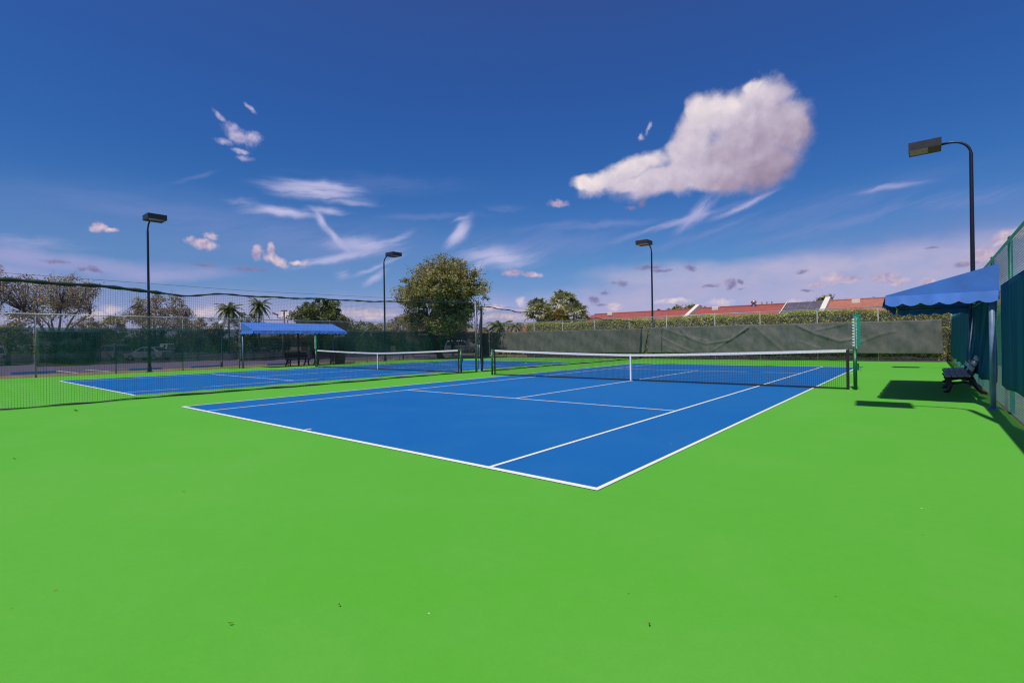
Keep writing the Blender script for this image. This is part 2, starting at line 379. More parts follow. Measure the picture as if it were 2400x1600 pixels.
def text_mesh(body, size, rotx=90):
    c = bpy.data.curves.new('lettering', 'FONT'); c.body = body; c.size = size; c.align_x = 'CENTER'; c.align_y = 'CENTER'; c.extrude = .002
    o = bpy.data.objects.new('lettering', c); COL.objects.link(o)
    dg = bpy.context.evaluated_depsgraph_get(); me = bpy.data.meshes.new_from_object(o.evaluated_get(dg))
    bpy.data.objects.remove(o); return me
def score_keeper(x, y, label, rz=0.):
    t = thing('score_keeper', label, 'score keeper', (x, y, 0), rz, 'score keepers on the net posts'); t.scale = (.82, 1, 1)
    z0, z1 = 1.10, 1.97
    g = MB(); g.box(-.06, -.014, z0+.03, .075, .014, z1); g.box(-.095, -.017, z1-.035, .115, .017, z1+.022)
    g.build('board', M['scoregreen'], t)
    g = MB(); g.cyl(0, 0, 1.06, z0+.03, .012, 8); g.build('stem', M['white'], t)
    for i in range(10):
        z = z0+.075+i*.076
        g = MB(); g.hexa([(-.115,-.008,z-.011),(-.0605,-.008,z-.026),(-.0605,.008,z-.026),(-.115,.008,z-.011),(-.115,-.008,z+.011),(-.0605,-.008,z+.026),(-.0605,.008,z+.026),(-.115,.008,z+.011)])
        g.build('number_tab', M['white'], t)
        g = MB(); g.hexa([(.0755,-.008,z-.03),(.128,-.008,z-.008),(.128,.008,z-.008),(.0755,.008,z-.03),(.0755,-.008,z+.03),(.128,-.008,z+.008),(.128,.008,z+.008),(.0755,.008,z+.03)])
        g.build('game_tab', M['scoregreen'], t)
    g = MB(); g.box(-.0595, -.017, z0+.06, -.0525, -.0145, z1-.06); g.build('edge_stripe', M['white'], t)
    for k, ch in enumerate('7654321SET'):
        me = text_mesh(ch, .092 if k < 7 else .06); o = link('lettering', me, M['white'], t)
        o.rotation_euler = (R(90), 0, 0); o.location = (-.005, -.017, (z1-.135-.082*k) if k < 7 else (z1-.135-.082*6.9-.062*(k-6.9)))
    g = MB(); g.hexa([(-.055,-.0175,z1-.045),(-.04,-.0175,z1-.045),(-.04,-.0145,z1-.045),(-.055,-.0145,z1-.045),(-.055,-.0175,z1-.04),(-.04,-.0175,z1-.04),(-.04,-.0145,z1-.04),(-.055,-.0145,z1-.04)])
    g.poly([(-.055,-.0165,z1-.04),(-.035,-.0165,z1-.04),(.05,-.0165,z1-.085),(.035,-.0165,z1-.085)]); g.build('stroke_mark', M['white'], t)
score_keeper(6.46, .02, 'green score keeper with white numbers and tabs on the right net post, by the hedge', R(4))
score_keeper(CX-6.32, CY+.33, 'green score keeper with white tabs on the left court post, below the shelter canopy', R(8))

# tall divider net between the courts
DX = -8.4
def divider(y0, y1, prof, wob, label, left_end, thick):
    t = thing('divider_net', label, 'divider net', (DX, y0, 0), 0, 'divider nets between the courts')
    ys = np.array([p[0] for p in prof]); zs = np.array([p[1] for p in prof])
    def top(y): return float(np.interp(y, ys, zs)) + wob*math.sin(y*3.1+.6)*math.sin(y*1.13)
    def bx(y, f): return (1-f)*(.10*math.sin(y*.7)+.06*math.sin(y*2.3)) + .05*math.sin(y*.9+f*4)*(1-abs(2*f-1))
    g = MB(); sp = .05; n = int((y1-y0)/sp); r = .0021
    fs = np.linspace(0, 1, 7)
    for i in range(n+1):
        y = y0+(y1-y0)*i/n; zt = top(y)
        g.tube([(bx(y, f), y-y0, .02+f*(zt-.02)) for f in fs], r, 3, False)
    yy = np.linspace(y0, y1, int((y1-y0)/.4)+1)
    for k in range(1, 60):
        f = k/60.0; g.tube([(bx(y, f), y-y0, .02+f*(top(y)-.02)) for y in yy], r, 3, False)
    g.build('netting', M['divnet'], t)
    g = MB(); yy = np.linspace(y0, y1, int((y1-y0)/.12)+1)
    g.tube([(bx(y, 1)+.01*math.sin(y*9), y-y0, top(y)) for y in yy], [thick(y)*(1+.25*math.sin(y*13)) for y in yy], 7)
    g.build('top_rope', M['divnet'], t, True)
    g = MB(); g.tube([(bx(y, 0), y-y0, .028+.008*math.sin(y*5)) for y in yy], [(.013 if y < -11.5 else .022)*(1+.5*math.sin(y*3.7)*math.sin(y*1.3)) for y in yy], 7)  # real rope, but its thicker stretch also stands in for the net's ground shadow
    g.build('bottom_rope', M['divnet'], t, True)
    if left_end:
        g = MB(); g.tube([(.02*math.sin(z*5), .10+.025*math.sin(z*3), z) for z in np.linspace(.03, top(y0), 22)], [.05+.03*math.sin(z*2.3)**2 for z in np.linspace(.03, 3, 22)], 8)
        g.build('gathered_edge', M['divnet'], t, True)
    g = MB(); g.tube([(0, 0, 3.17 if not left_end else 3.2), (0, (y1-y0)*.5, 3.10 if not left_end else 3.02), (0, y1-y0, 3.27 if not left_end else 3.0)], .005, 5)
    g.build('support_cable', M['steel'], t)
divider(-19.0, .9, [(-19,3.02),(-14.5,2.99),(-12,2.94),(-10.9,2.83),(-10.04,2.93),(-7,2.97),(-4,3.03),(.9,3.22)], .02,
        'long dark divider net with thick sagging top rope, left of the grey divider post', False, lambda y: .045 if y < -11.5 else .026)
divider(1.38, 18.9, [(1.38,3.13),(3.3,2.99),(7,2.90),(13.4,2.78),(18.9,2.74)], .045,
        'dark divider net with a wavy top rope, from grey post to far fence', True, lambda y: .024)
t = thing('divider_post', 'tall grey steel post between the two nets, holding the divider ropes', 'post', (DX, 1.12, 0))
g = MB(); g.cyl(0, 0, 0, 3.34, .05, 14); g.build('shaft', M['steel'], t, True)
g = MB(); g.tube([(0,0,3.34),(0,0,3.38)], [.058,.04], 14); g.build('cap', M['steel'], t, True)
g = MB(); g.tube([(.0,.04,3.2),(.03,.13,2.2),(.02,.15,.4),(0,.1,.05)], .014, 6); g.build('tie_rope', M['divnet'], t, True)

# ---------------------------------------------------------------- chain-link fences and wind screens
def chain_fence(A, B, posts, label, wm, pm, H=3.08, wr=.0024, pitch=.082, postr=.03, out=.045):
    A, B = Vector(A), Vector(B); L = (B-A).length; rz = math.atan2((B-A).y, (B-A).x)
    t = thing('chain_link_fence', label, 'fence', A, rz, 'chain link fences round the courts')
    g = MB(); s = -H
    while s < L:
        for sg in (1, -1):
            a, b = (s, s+H) if sg > 0 else (s+H, s)
            z0, z1 = .03, H-.02
            pa, pb = [a, z0], [b, z1]
            d = (pb[1]-pa[1])/(pb[0]-pa[0])
            if pa[0] < 0: pa = [0, pa[1]+d*(0-pa[0])]
            if pb[0] < 0: pb = [0, pb[1]+d*(0-pb[0])]
            if pa[0] > L: pa = [L, pa[1]+d*(L-pa[0])]
            if pb[0] > L: pb = [L, pb[1]+d*(L-pb[0])]
            if abs(pb[0]-pa[0]) > .02: g.tube([(pa[0], sg*.002, pa[1]), (pb[0], sg*.002, pb[1])], wr, 3, False)
        s += pitch
    g.build('chain_link', wm, t)
    g = MB(); g.tube([(0,out*.6,H),(L,out*.6,H)], .023, 8); g.build('top_rail', pm, t, True)
    g = MB(); g.tube([(0,0,.04),(L,0,.04)], .006, 5); g.build('bottom_wire', wm, t)
    for p in posts:
        g = MB(); g.cyl(p, out, -.02, H+.05, postr, 10); g.tube([(p,out,H+.05),(p,out,H+.09)], [postr+.006,.012], 10); g.build('post', pm, t, True)
    return t
def onx(px, py, X): d = ray(px, py); return CAM + (X-CAM.x)/d.x*d
def ony(px, py, Y): d = ray(px, py); return CAM + (Y-CAM.y)/d.y*d
chain_fence((XL, YN, 0), (XL, YF, 0), [y-YN for y in np.arange(-18.1, YF, 3.12)], 'grey galvanised chain link fence along the parking lot', M['galvwire'], M['galv'], wr=.003)
GX0, GX1 = -24.75, -23.70
fp = [ony(px, 760, YF).x for px in (1185, 1251, 1317.7, 1393, 1474, 1562, 1675, 1781, 1915, 2058)]
chain_fence((XL, YF, 0), (XR, YF, 0), [x-XL for x in fp+[8.94, -25.3]], 'grey chain link fence at the far end in front of the clipped hedge', M['galvwire'], M['galv'])
chain_fence((XR, YN, 0), (XR, YF, 0), [y-YN for y in np.arange(-18.6, YF, 3.05)], 'green coated chain link fence along the right side behind the shelter', M['greenwire'], M['greenvinyl'], wr=.0019, postr=.034, out=-.05)

def screen(name, label, P, nu, nv, m, group):       # P(u,v) -> world point
    pts = [[P(i/(nu-1), j/(nv-1)) for i in range(nu)] for j in range(nv)]
    g = MB(); g.grid(pts); o = g.build(name, m, smooth=True)
    s = o.modifiers.new('thickness', 'SOLIDIFY'); s.thickness = .003
    return tag(o, label, 'wind screen', group)
def nz(*a): return (math.sin(a[0]*1.7+a[1]*2.3)+math.sin(a[0]*3.9-a[1]*1.1+1.3)*.5+math.sin(a[0]*7.3+a[1]*4.7+.4)*.25)/1.75
def left_screen(y0, y1, zt, zb, label, seed, m='screenL'):
    def P(u, v):
        y = y0+(y1-y0)*u; z = zb+(zt-zb)*v + .02*nz(y, 3+seed)*(1-v)
        return (XL+.07+.035*(1+nz(y*.8+seed, z*1.6))*(.3+.7*(1-v)) , y, z)
    screen('wind_screen', label, P, max(24, int((y1-y0)/.16)), 14, M[m], 'wind screens on the parking lot fence')
left_screen(-19, -11.95, 2.42, .62, 'dark green see-through wind screen nearest the left edge of the photo', 1)
left_screen(-11.85, -2.6, 2.43, .52, 'dark green see-through wind screen in front of the silver sedan', 4)
left_screen(-2.5, 18.9, 2.42, .42, 'long green see-through wind screen behind the left shelter and benches', 8)
def patch(y0, y1, zt, zb):
    def P(u, v):
        y = y0+(y1-y0)*u; z = zb+(zt-zb)*v+.05*math.sin(y*2)*(1-v); return (XL+.16+.02*nz(y*3, z*3)+.05*(1-u)*math.sin(z*5)**2, y, z)
    screen('screen_patch', 'doubled darker green screen patch hung over the left fence screen', P, 40, 20, M['screenL'], None)
patch(-11.8, -9.4, 2.28, .62)

def seg_disp(x, z, segs):
    d = 0.
    for pl, A, w in segs:
        best = 9.; sd = 0
        for (ax, az), (bx_, bz) in zip(pl[:-1], pl[1:]):
            vx, vz = bx_-ax, bz-az; tt = max(0, min(1, ((x-ax)*vx+(z-az)*vz)/(vx*vx+vz*vz)))
            ex, ez = x-(ax+tt*vx), z-(az+tt*vz); q = math.hypot(ex, ez)*1.5
            if q < best: best = q; sd = ez
        d += A*math.exp(-(best/w)**2)*(1.0 if sd > 0 else .8)
    return d
def pl(*pts): return [(ony(px, py, YF).x, ony(px, py, YF).z) for px, py in [(1400+a/3.92, 580+b/3.92) for a, b in pts]]
SEGS = [(pl((745,735),(850,835),(1000,885),(1230,850),(1390,730)), .085, .09), (pl((600,830),(720,890),(880,960)), .07, .08),
        (pl((600,740),(760,800),(1010,862)), .06, .09), (pl((1060,950),(1230,840),(1395,735)), .08, .07), (pl((1440,720),(1580,840),(1710,950)), .06, .08),
        (pl((1830,712),(2000,790),(2230,862),(2360,840)), .10, .09), (pl((2000,765),(2140,735),(2290,700)), .07, .07), (pl((2390,880),(2600,800),(2740,770)), .05, .09),
        (pl((620,900),(740,950)), .06, .06), (pl((1850,860),(2050,930)), .05, .08)]
def far_screen(xa_t, xa_b, xb_t, xb_b, label, segs, amp, zt0=2.31, zb0=.45, zt1=2.27, zb1=.42, nu=60):
    def P(u, v):
        x = (xa_b+(xb_b-xa_b)*u)*(1-v) + (xa_t+(xb_t-xa_t)*u)*v
        zt = zt0+(zt1-zt0)*u - .03*abs(math.sin(u*9)); zb = zb0+(zb1-zb0)*u; z = zb+(zt-zb)*v
        d = amp*nz(x*1.3, z*2.0)*.03+.03
        if segs: d += seg_disp(x, z, segs)*.6
        return (x, YF-.06-d, z)
    screen('wind_screen', label, P, nu, 30, M['screenF'], 'wind screens on the far fence')
ox = lambda px, py: ony(px, py, YF-.06).x
far_screen(GX1+.12, GX1+.12, ox(1521, 768), ox(1509.5, 826), 'smooth grey green wind screen from the corner gate to the dark slit', None, 1, nu=110)
far_screen(ox(1523.5, 768), ox(1517, 826), ox(1550, 766), ox(1551, 826), 'narrow grey green screen panel in front of the far light pole', None, .8, nu=16)
far_screen(ox(1551.5, 766), ox(1552, 826), 8.55, 8.6, 'creased dusty wind screen with sagging folds behind the near net', SEGS, 1, nu=230)
def right_screen(y0, y1, zt, zb, amp, fr, label, lean=0., nu=80):
    def P(u, v):
        y = y0+(y1-y0)*u; z = zb+(zt-zb)*v
        fold = abs(math.sin(y*fr+.8*math.sin(y*.9)))**1.5 + .4*nz(y*2, z)
        return (XR-.05-amp*fold*(.35+.65*(1-v))-lean*(1-v), y, z + .03*math.sin(y*2.1)*(1-v))
    screen('wind_screen', label, P, nu, 14, M['screenR'], 'wind screens on the right fence')
right_screen(YN, -3.05, 2.31, .48, .018, 1.1, 'blue green wind screen nearest the camera at the right edge', nu=120)
right_screen(-2.95, 3.3, 2.31, .46, .13, 2.3, 'rumpled blue green wind screen hanging behind the right shelter benches', .05)
right_screen(3.5, 18.3, 2.33, .36, .05, 1.3, 'blue green wind screen beyond the right shelter, near the far corner', .05, 110)

t = thing('corner_gate', 'narrow tan framed gate at the far corner beyond the divider net', 'gate', (GX0, YF-.05, 0))
w = GX1-GX0
g = MB(); g.box(0, -.03, .05, .05, .02, 2.3); g.box(w-.05, -.03, .05, w, .02, 2.3); g.box(.05, -.03, 2.25, w-.05, .02, 2.3); g.box(.05, -.03, .05, w-.05, .02, .10); g.build('frame', M['lightroof'], t)
g = MB(); g.box(.05, -.008, .10, w-.05, -.002, 2.25); g.build('panel', M['screenF'], t)
g = MB(); g.box(w-.12, -.06, 1.02, w-.03, -.031, 1.10); g.build('latch', M['steel'], t)

# ---------------------------------------------------------------- shelters, benches, bin
def shelter(x, y, rz, L, d, zr, zf, zb, label, nscal, midpost):
    t = thing('shelter', label, 'shelter', (x, y, 0), rz, 'blue canvas shelters')
    h = L/2; th = .012
    zv = zf-.04
    def slab(a, b, c, e, nrm):      # one canvas sheet with thickness
        n = Vector(nrm)*th; P = [Vector(q) for q in (a, b, c, e)]
        return [q-n for q in P]+[q for q in P]
    g = MB(); nx, ny = 8, 40; pts = []
    for i in range(nx+1):
        f = i/nx; row = []
        for j in range(ny+1):
            yy = -h+L*j/ny; sag = .022*math.sin(math.pi*f)*(.5+.5*abs(math.sin(math.pi*j/ny*4)))
            row.append((d*f, yy, zr+(zf-zr)*f-sag))
        pts.append(row)
    g.grid(pts)
    for s in (-1, 1):
        cols = []
        for i in range(nx+1):
            f = i/nx; zt = zr+(zf-zr)*f; cols.append([(d*f, s*h, zv+(zt-zv)*k/4) for k in range(5)])
        g.grid(cols)
    o = g.build('canopy_cover', M['awning'], t, True)
    m = o.modifiers.new('thickness', 'SOLIDIFY'); m.thickness = .006; m.offset = 0
    e = o.modifiers.new('edge', 'EDGE_SPLIT'); e.split_angle = R(35)
    # scalloped valance: along one side, the front, the other side
    g = MB(); sw = .30; path = []
    def run(a, b):
        ln_ = math.hypot(b[0]-a[0], b[1]-a[1]); k = max(1, round(ln_/sw)); st = k*8
        return [(a[0]+(b[0]-a[0])*i/st, a[1]+(b[1]-a[1])*i/st, abs(math.sin(math.pi*k*i/st)), i/st) for i in range(st+1)]
    segs = [run((0, -h-.006), (d+.006, -h-.006)), run((d+.006, -h-.006), (d+.006, h+.006)), run((d+.006, h+.006), (0, h+.006))]
    for q, seg in enumerate(segs):
        rows = [[], [], [], []]; out = ((0,-1), (1,0), (0,1))[q]
        for (px, py, sc_, u) in seg:
            zb_ = zb+.055*(1-sc_); rip = .012*math.sin(px*9+py*7)+.006*math.sin(py*17+px*23)
            for k in range(4):
                f = k/3; rows[k].append((px+out[0]*(rip*f+.050*f), py+out[1]*(rip*f+.050*f), zv+.02+(zb_-zv-.02)*f))
        g.grid(rows)
    o = g.build('valance', M['awning'], t, True); m = o.modifiers.new('thickness', 'SOLIDIFY'); m.thickness = .004
    e = o.modifiers.new('edge', 'EDGE_SPLIT'); e.split_angle = R(50)
    for s in (-1, 1):
        g = MB(); g.cyl(.1, s*(h-.05), 0, zv+.02, .044, 14); g.box(.02, s*(h-.05)-.09, 0, .18, s*(h-.05)+.09, .012); g.build('post', M['awnpost'], t, True)
    if midpost:
        g = MB(); g.cyl(.05, .55, 0, zr-.05, .06, 12); g.build('middle_post', M['benchiron'], t, True)
    g = MB(); a = .018
    for yy in np.linspace(-h+.03, h-.03, 5):
        g.tube([(.05, yy, zr-.04), (d-.03, yy, zf-.04)], a, 6); g.tube([(.05, yy, zv-.03), (d-.03, yy, zv-.03)], a, 6); g.tube([(.05, yy, zv-.03), (.05, yy, zr-.04)], a, 6)
    for q in ((d-.03, zv-.03), (.05, zv-.03), (.05, zr-.04), (d*.5, (zr+zf)/2-.06)):
        g.tube([(q[0], -h+.03, q[1]), (q[0], h-.03, q[1])], a, 6)
    g.build('frame', M['steel'], t, True)
    return t
shelter(8.93, -.04, math.pi, 5.9, 1.70, 2.72, 2.24, 2.0, 'blue canvas shelter canopy over two benches at the right fence', 20, False)
shelter(-25.28, .70, 0, 6.3, 1.78, 2.86, 2.31, 2.10, 'blue canvas shelter canopy along the parking lot fence on the left', 20, True)

def bench(x, y, rz, L, label, wood, iron, grp):
    t = thing('bench', label, 'bench', (x, y, 0), rz, grp); h = L/2
    g = MB()
    for i in range(4): g.box(.12+i*.118, -h, .405-.006*i, .222+i*.118, h, .445-.006*i)
    g.build('seat', wood, t, bevel=.006)
    g = MB()
    for i in range(3):
        x0, z0 = .085-.05*i, .53+.125*i; g.hexa([(x0-.012,-h,z0),(x0+.02,-h,z0+.006),(x0+.02,h,z0+.006),(x0-.012,h,z0),(x0-.05,-h,z0+.10),(x0-.018,-h,z0+.106),(x0-.018,h,z0+.106),(x0-.05,h,z0+.10)])
    g.build('backrest', wood, t, bevel=.005)
    for yy in (-h+.16, h-.16):
        g = MB()
        g.tube([(.60,yy,.0),(.52,yy,.05),(.47,yy,.18),(.50,yy,.30),(.57,yy,.39),(.58,yy,.405)], [.040,.042,.046,.048,.044,.034], 8)
        g.tube([(-.16,yy,0),(-.08,yy,.05),(.02,yy,.18),(.06,yy,.30),(.10,yy,.395)], [.040,.042,.046,.048,.044], 8)
        g.tube([(.58,yy,.40),(.35,yy,.395),(.13,yy,.395),(.075,yy,.45),(.03,yy,.62),(-.045,yy,.88)], [.03,.034,.034,.032,.028,.022], 8)
        g.tube([(.47,yy,.22),(.25,yy,.27),(.02,yy,.22)], .03, 6)
        g.build('leg', iron, t, True)
    return t
bench(8.80, 1.0, math.pi, 1.7, 'weathered slatted bench with dark iron legs, nearer one under the right shelter', M['benchwood'], M['benchiron'], 'benches under the right shelter')
bench(8.84, 3.1, math.pi, 1.7, 'weathered slatted bench, farther one behind the other under the right shelter', M['benchwood'], M['benchiron'], 'benches under the right shelter')
bench(-25.05, .95, 0, 1.6, 'dark brown bench in the left shelter, left of the green score post', M['darkwood'], M['darkwood'], 'benches under the left shelter')
bench(-25.05, 2.95, 0, 1.6, 'dark brown bench in the left shelter, between score post and bin', M['darkwood'], M['darkwood'], 'benches under the left shelter')
t = thing('litter_bin', 'dark square litter bin at the right end of the left shelter', 'litter bin', (-25.0, 4.25, 0))
g = MB(); g.hexa([(-.24,-.24,0),(.24,-.24,0),(.24,.24,0),(-.24,.24,0),(-.29,-.29,.84),(.29,-.29,.84),(.29,.29,.84),(-.29,.29,.84)]); g.build('body', M['bin'], t, bevel=.02)
g = MB(); g.box(-.31, -.31, .845, .31, .31, .90); g.box(-.16, -.16, .9005, .16, .16, .93); g.build('lid', M['bin'], t, bevel=.015)

# ---------------------------------------------------------------- flood lights and lamps
def court_light(x, y, rz, label, H=8.62):
    t = thing('court_light', label, 'light pole', (x, y, 0), rz, 'dark court light poles')
    g = MB(); rb = .55; top = H-.22
    path = [(0,0,0),(0,0,2.5),(0,0,top-rb)]+[(rb*(1-math.cos(a)), 0, top-rb+rb*math.sin(a)) for a in np.linspace(.2, math.pi/2, 8)]+[(.85,0,top)]
    g.tube(path, [.085,.07,.055]+[.042]*9, 12); g.build('pole', M['pole'], t, True)
    g = MB(); g.tube([(0,0,0),(0,0,.04),(0,0,.05),(0,0,.3)], [.16,.16,.11,.09], 12); g.build('base', M['pole'], t, True)
    x0, x1 = .80, 1.74
    g = MB(); w, b, tp = .44, top-.13, top+.15
    g.box(x0, -w, b+.06, x1, w, tp)
    g.box(x0, -w, b, x1, -w+.025, b+.0605); g.box(x0, w-.025, b, x1, w, b+.0605); g.box(x0, -w+.025, b, x0+.38, w-.025, b+.0605); g.box(x1-.025, -w+.025, b, x1, w-.025, b+.0605)
    hd = g.build('lamp_head', M['head'], t)
    g = MB(); g.box(x0+.381, -w+.026, b+.012, x1-.026, w-.026, b+.03); g.build('lens', M['lens'], hd)
court_light(XL-.32, -7.17, 0, 'dark court light pole nearest on the left, at the parking lot fence')
court_light(XL-.32, 8.74, 0, 'dark court light pole left of the big bushy tree')
court_light(XR+.2, 8.3, math.pi, 'dark court light pole on the right, above the blue shelter')
court_light(XR+.2, -7.5, R(184), 'dark court light pole whose head shadow falls near the right shelter')
court_light(-7.75, YF+.35, -math.pi/2, 'dark court light pole at the far fence in front of the red roofs')

def globe_lamp(px, py, D, label, base=0., r=.2):
    p = far(px, D); z = zat(px, py, D)
    t = thing('globe_lamp', label, 'globe lamp', (p.x, p.y, 0), 0, 'white globe lamps')
    g = MB(); g.tube([(0,0,0),(0,0,.4),(0,0,.41),(0,0,z-r-.05)], [.07,.07,.045,.04], 10); g.build('pole', M['pole'], t, True)
    g = MB(); g.tube([(0,0,z-r-.10),(0,0,z-r+.02)], [.05,.11], 12); g.build('collar', M['pole'], t, True)
    g = MB(); g.ball((0,0,z), r); g.build('globe', M['globe'], t, True)
globe_lamp(519, 757.5, 33.5, 'white globe lamp on a dark pole left of the blue shelter', r=.17)
globe_lamp(944.5, 766.5, 44, 'white globe lamp standing in front of the big bushy tree', r=.17)
globe_lamp(1061, 768.5, 55, 'small white globe lamp above the silver wagon', r=.17)
p = far(667, 72); zt = zat(667, 730, 72)
t = thing('floodlight_mast', 'distant mast with three floodlights between palms and green tree', 'floodlight mast', (p.x, p.y, 0), YAW)
g = MB(); g.cyl(0, 0, 0, zt, .09, 10); za = zt-.7
g.tube([(0,0,za-.3),(-.6,0,za-.25),(-.98,0,za-.1),(-1.02,0,za+.3)], .05, 6); g.tube([(0,0,za-.3),(.6,0,za-.25),(.98,0,za-.1),(1.02,0,za+.3)], .05, 6); g.build('pole', M['brownroof'], t, True)
for x, tl in ((-1.25, .3), (0, 0), (1.25, -.3)):
    z = zt+.12 if x == 0 else za+.38
    g = MB(); g.hexa([(x-.40,-.3,z-.12+tl*.5),(x+.36,-.22,z-.08-tl*.5),(x+.36,.22,z-.08-tl*.5),(x-.36,.22,z-.08+tl*.5),(x-.32,-.18,z+.08+tl*.5),(x+.32,-.18,z+.08-tl*.5),(x+.32,.18,z+.08-tl*.5),(x-.32,.18,z+.08+tl*.5)])
    g.build('floodlight', M['brownroof'], t)
for px, py, lb in ((592, 823, 'thin grey pole at the road edge seen under the left end of the shelter'), (662, 837, 'thin grey leaning pole in the lot seen under the middle of the shelter')):
    p = ground(px, py); D = (p-CAM).dot(_f); z = zat(px, 774, D)
    g = MB(); lean = .0 if px < 600 else .25
    g.tube([(0,0,0),(lean,0,z)], .05 if px > 600 else .09, 8); o = g.build('lot_pole', M['galv'], smooth=True); o.location = (p.x, p.y, 0); tag(o, lb, 'pole')

# small things on the courts
g = MB(); g.ball((0,0,0), .036, 12, 8); o = g.build('tennis_ball', M['ball'], smooth=True); p = ground(1233, 852.5); o.location = (p.x, p.y, .040); tag(o, 'small yellow tennis ball lying on the far part of the left court', 'tennis ball')
for k, (px, py, s) in enumerate(((33, 1076, .05), (430, 1153, .03), (795, 1421, .022), (540, 1465, .026), (1522, 1467, .022), (178, 963, .14))):
    p = ground(px, py); g = MB(); s *= .5
    pts = [[(s*a, s*.42*b*math.sin(math.pi*(a+1)/2+.05), .012+s*.25*(a*a+b*b*.5)) for b in (-1, 0, 1)] for a in (-1, -.5, 0, .5, 1)]
    g.grid(pts); o = g.build('fallen_leaf', M['leaf']); o.location = (p.x, p.y, 0); o.rotation_euler = (0, 0, k*1.3)
    tag(o, 'small dry brown leaf lying on the green court surface', 'leaf', 'dry leaves on the court')

# ---------------------------------------------------------------- vehicles
def car(px, py, rz, label, kind, paint, cat='car', D=None):
    if D: p = far(px, D)
    else: p = ground(px, py)
    t = thing(kind, label, cat, (p.x, p.y, -.02), rz, None)
    if kind == 'van':
        body = [(-2.5,.35),(-2.5,1.0),(-2.45,1.1),(1.35,1.1),(2.35,.98),(2.5,.8),(2.5,.35)]; cab = [(-2.46,1.1),(-2.40,2.05),(-2.2,2.12),(.75,2.12),(1.55,1.1)]
        win = [(.10,1.22),(.10,1.85),(.72,1.88),(1.25,1.22)]; win2 = [(-1.9,1.30),(-1.9,1.85),(-1.1,1.85),(-1.1,1.30)]; W, wx = 1.9, (-1.65, 1.6)
    elif kind in ('sport_utility_vehicle', 'station_wagon'):
        body = [(-2.3,.35),(-2.35,.7),(-2.3,.98),(1.0,1.02),(2.1,.95),(2.3,.75),(2.3,.35)]; cab = [(-2.28,.98),(-2.05,1.62),(-1.8,1.70),(.15,1.70),(.45,1.62),(1.15,1.0)]
        win = [(-.35,1.06),(-.35,1.56),(.2,1.58),(.85,1.06)]; win2 = [(-2.08,1.06),(-1.92,1.54),(-.47,1.57),(-.47,1.06)]; W, wx = 1.85, (-1.45, 1.45)
    else:
        body = [(-2.25,.30),(-2.32,.6),(-2.25,.90),(-1.6,.98),(1.0,.93),(2.05,.78),(2.25,.6),(2.25,.30)]; cab = [(-1.85,.95),(-1.05,1.38),(-.7,1.45),(.1,1.45),(.4,1.40),(1.2,.90)]
        win = [(-.15,.98),(-.15,1.33),(.28,1.34),(.85,.96)]; win2 = [(-1.5,1.0),(-.95,1.30),(-.25,1.34),(-.25,.99)]; W, wx = 1.78, (-1.35, 1.40)
    h = W/2; g = MB()
    def loft(prof, stations):
        n = len(prof); vs = []; cx_ = sum(p[0] for p in prof)/n; cz = sum(p[1] for p in prof)/n
        for (y, s, dz) in stations: vs += [(cx_+(x-cx_)*s, y, cz+(z-cz)*s+dz) for x, z in prof]
        fs = [(i*n+k, i*n+(k+1) % n, (i+1)*n+(k+1) % n, (i+1)*n+k) for i in range(len(stations)-1) for k in range(n)]
        fs += [tuple(range(n-1, -1, -1)), tuple((len(stations)-1)*n+k for k in range(n))]; g.add(vs, fs)
    loft(body, [(-h, .955, 0), (-h+.07, 1, 0), (h-.07, 1, 0), (h, .955, 0)])
    zb, zt = cab[0][1], max(z for x, z in cab)
    def hw(z): return (h-.06) - .17*(z-zb)/(zt-zb)
    n = len(cab); vs = [(x, -hw(z), z) for x, z in cab]+[(x, hw(z), z) for x, z in cab]
    g.add(vs, [(k, (k+1) % n, n+(k+1) % n, n+k) for k in range(n)]+[tuple(range(n-1, -1, -1)), tuple(range(n, 2*n))])
    g.build('body', paint, t, bevel=.02)
    for s in (-1, 1):
        for wpoly in (win, win2):
            g = MB(); a = [(x, s*(hw(z)+.002), z) for x, z in wpoly]; b = [(x, s*(hw(z)+.008), z) for x, z in wpoly]; k = len(a)
            g.add(a+b, [tuple(range(k)), tuple(range(2*k-1, k-1, -1))]+[(i, (i+1) % k, k+(i+1) % k, k+i) for i in range(k)]); g.build('side_window', M['glass'], t)
    f0, f1 = cab[-2], cab[-1]; r0, r1 = (cab[1], cab[0])
    for nm, (ax, az), (bx_, bz), o in (('windscreen', f0, f1, 1), ('rear_window', r0, r1, -1)):
        def q(u, e): return ax+(bx_-ax)*u+o*e, az+(bz-az)*u+e*.5
        g = MB(); (x0, z0), (x1, z1) = q(.08, .006), q(.86, .006); w0, w1 = hw(z0)-.09, hw(z1)-.09
        if kind != 'van' or o > 0: g.hexa([(x1,-w1,z1-.02),(x1,w1,z1-.02),(x0,w0,z0-.02),(x0,-w0,z0-.02),(x1,-w1,z1),(x1,w1,z1),(x0,w0,z0),(x0,-w0,z0)]); g.build(nm, M['glass'], t)
    for x in wx:
        for s in (-1, 1):
            rr = .34 if kind != 'car' else .31
            wheel = MB().tube([(x, s*(h-.20), rr),(x, s*(h-.19), rr),(x, s*(h+.005), rr),(x, s*(h+.012), rr)], [rr-.03, rr, rr, rr-.03], 20).build('wheel', M['tyre'], t)
            MB().tube([(x, s*(h+.0125), rr),(x, s*(h+.02), rr)], [rr*.66, rr*.6], 14).build('rim', M['rim'], wheel)
    xe, xf = min(x for x, z in body), max(x for x, z in body)
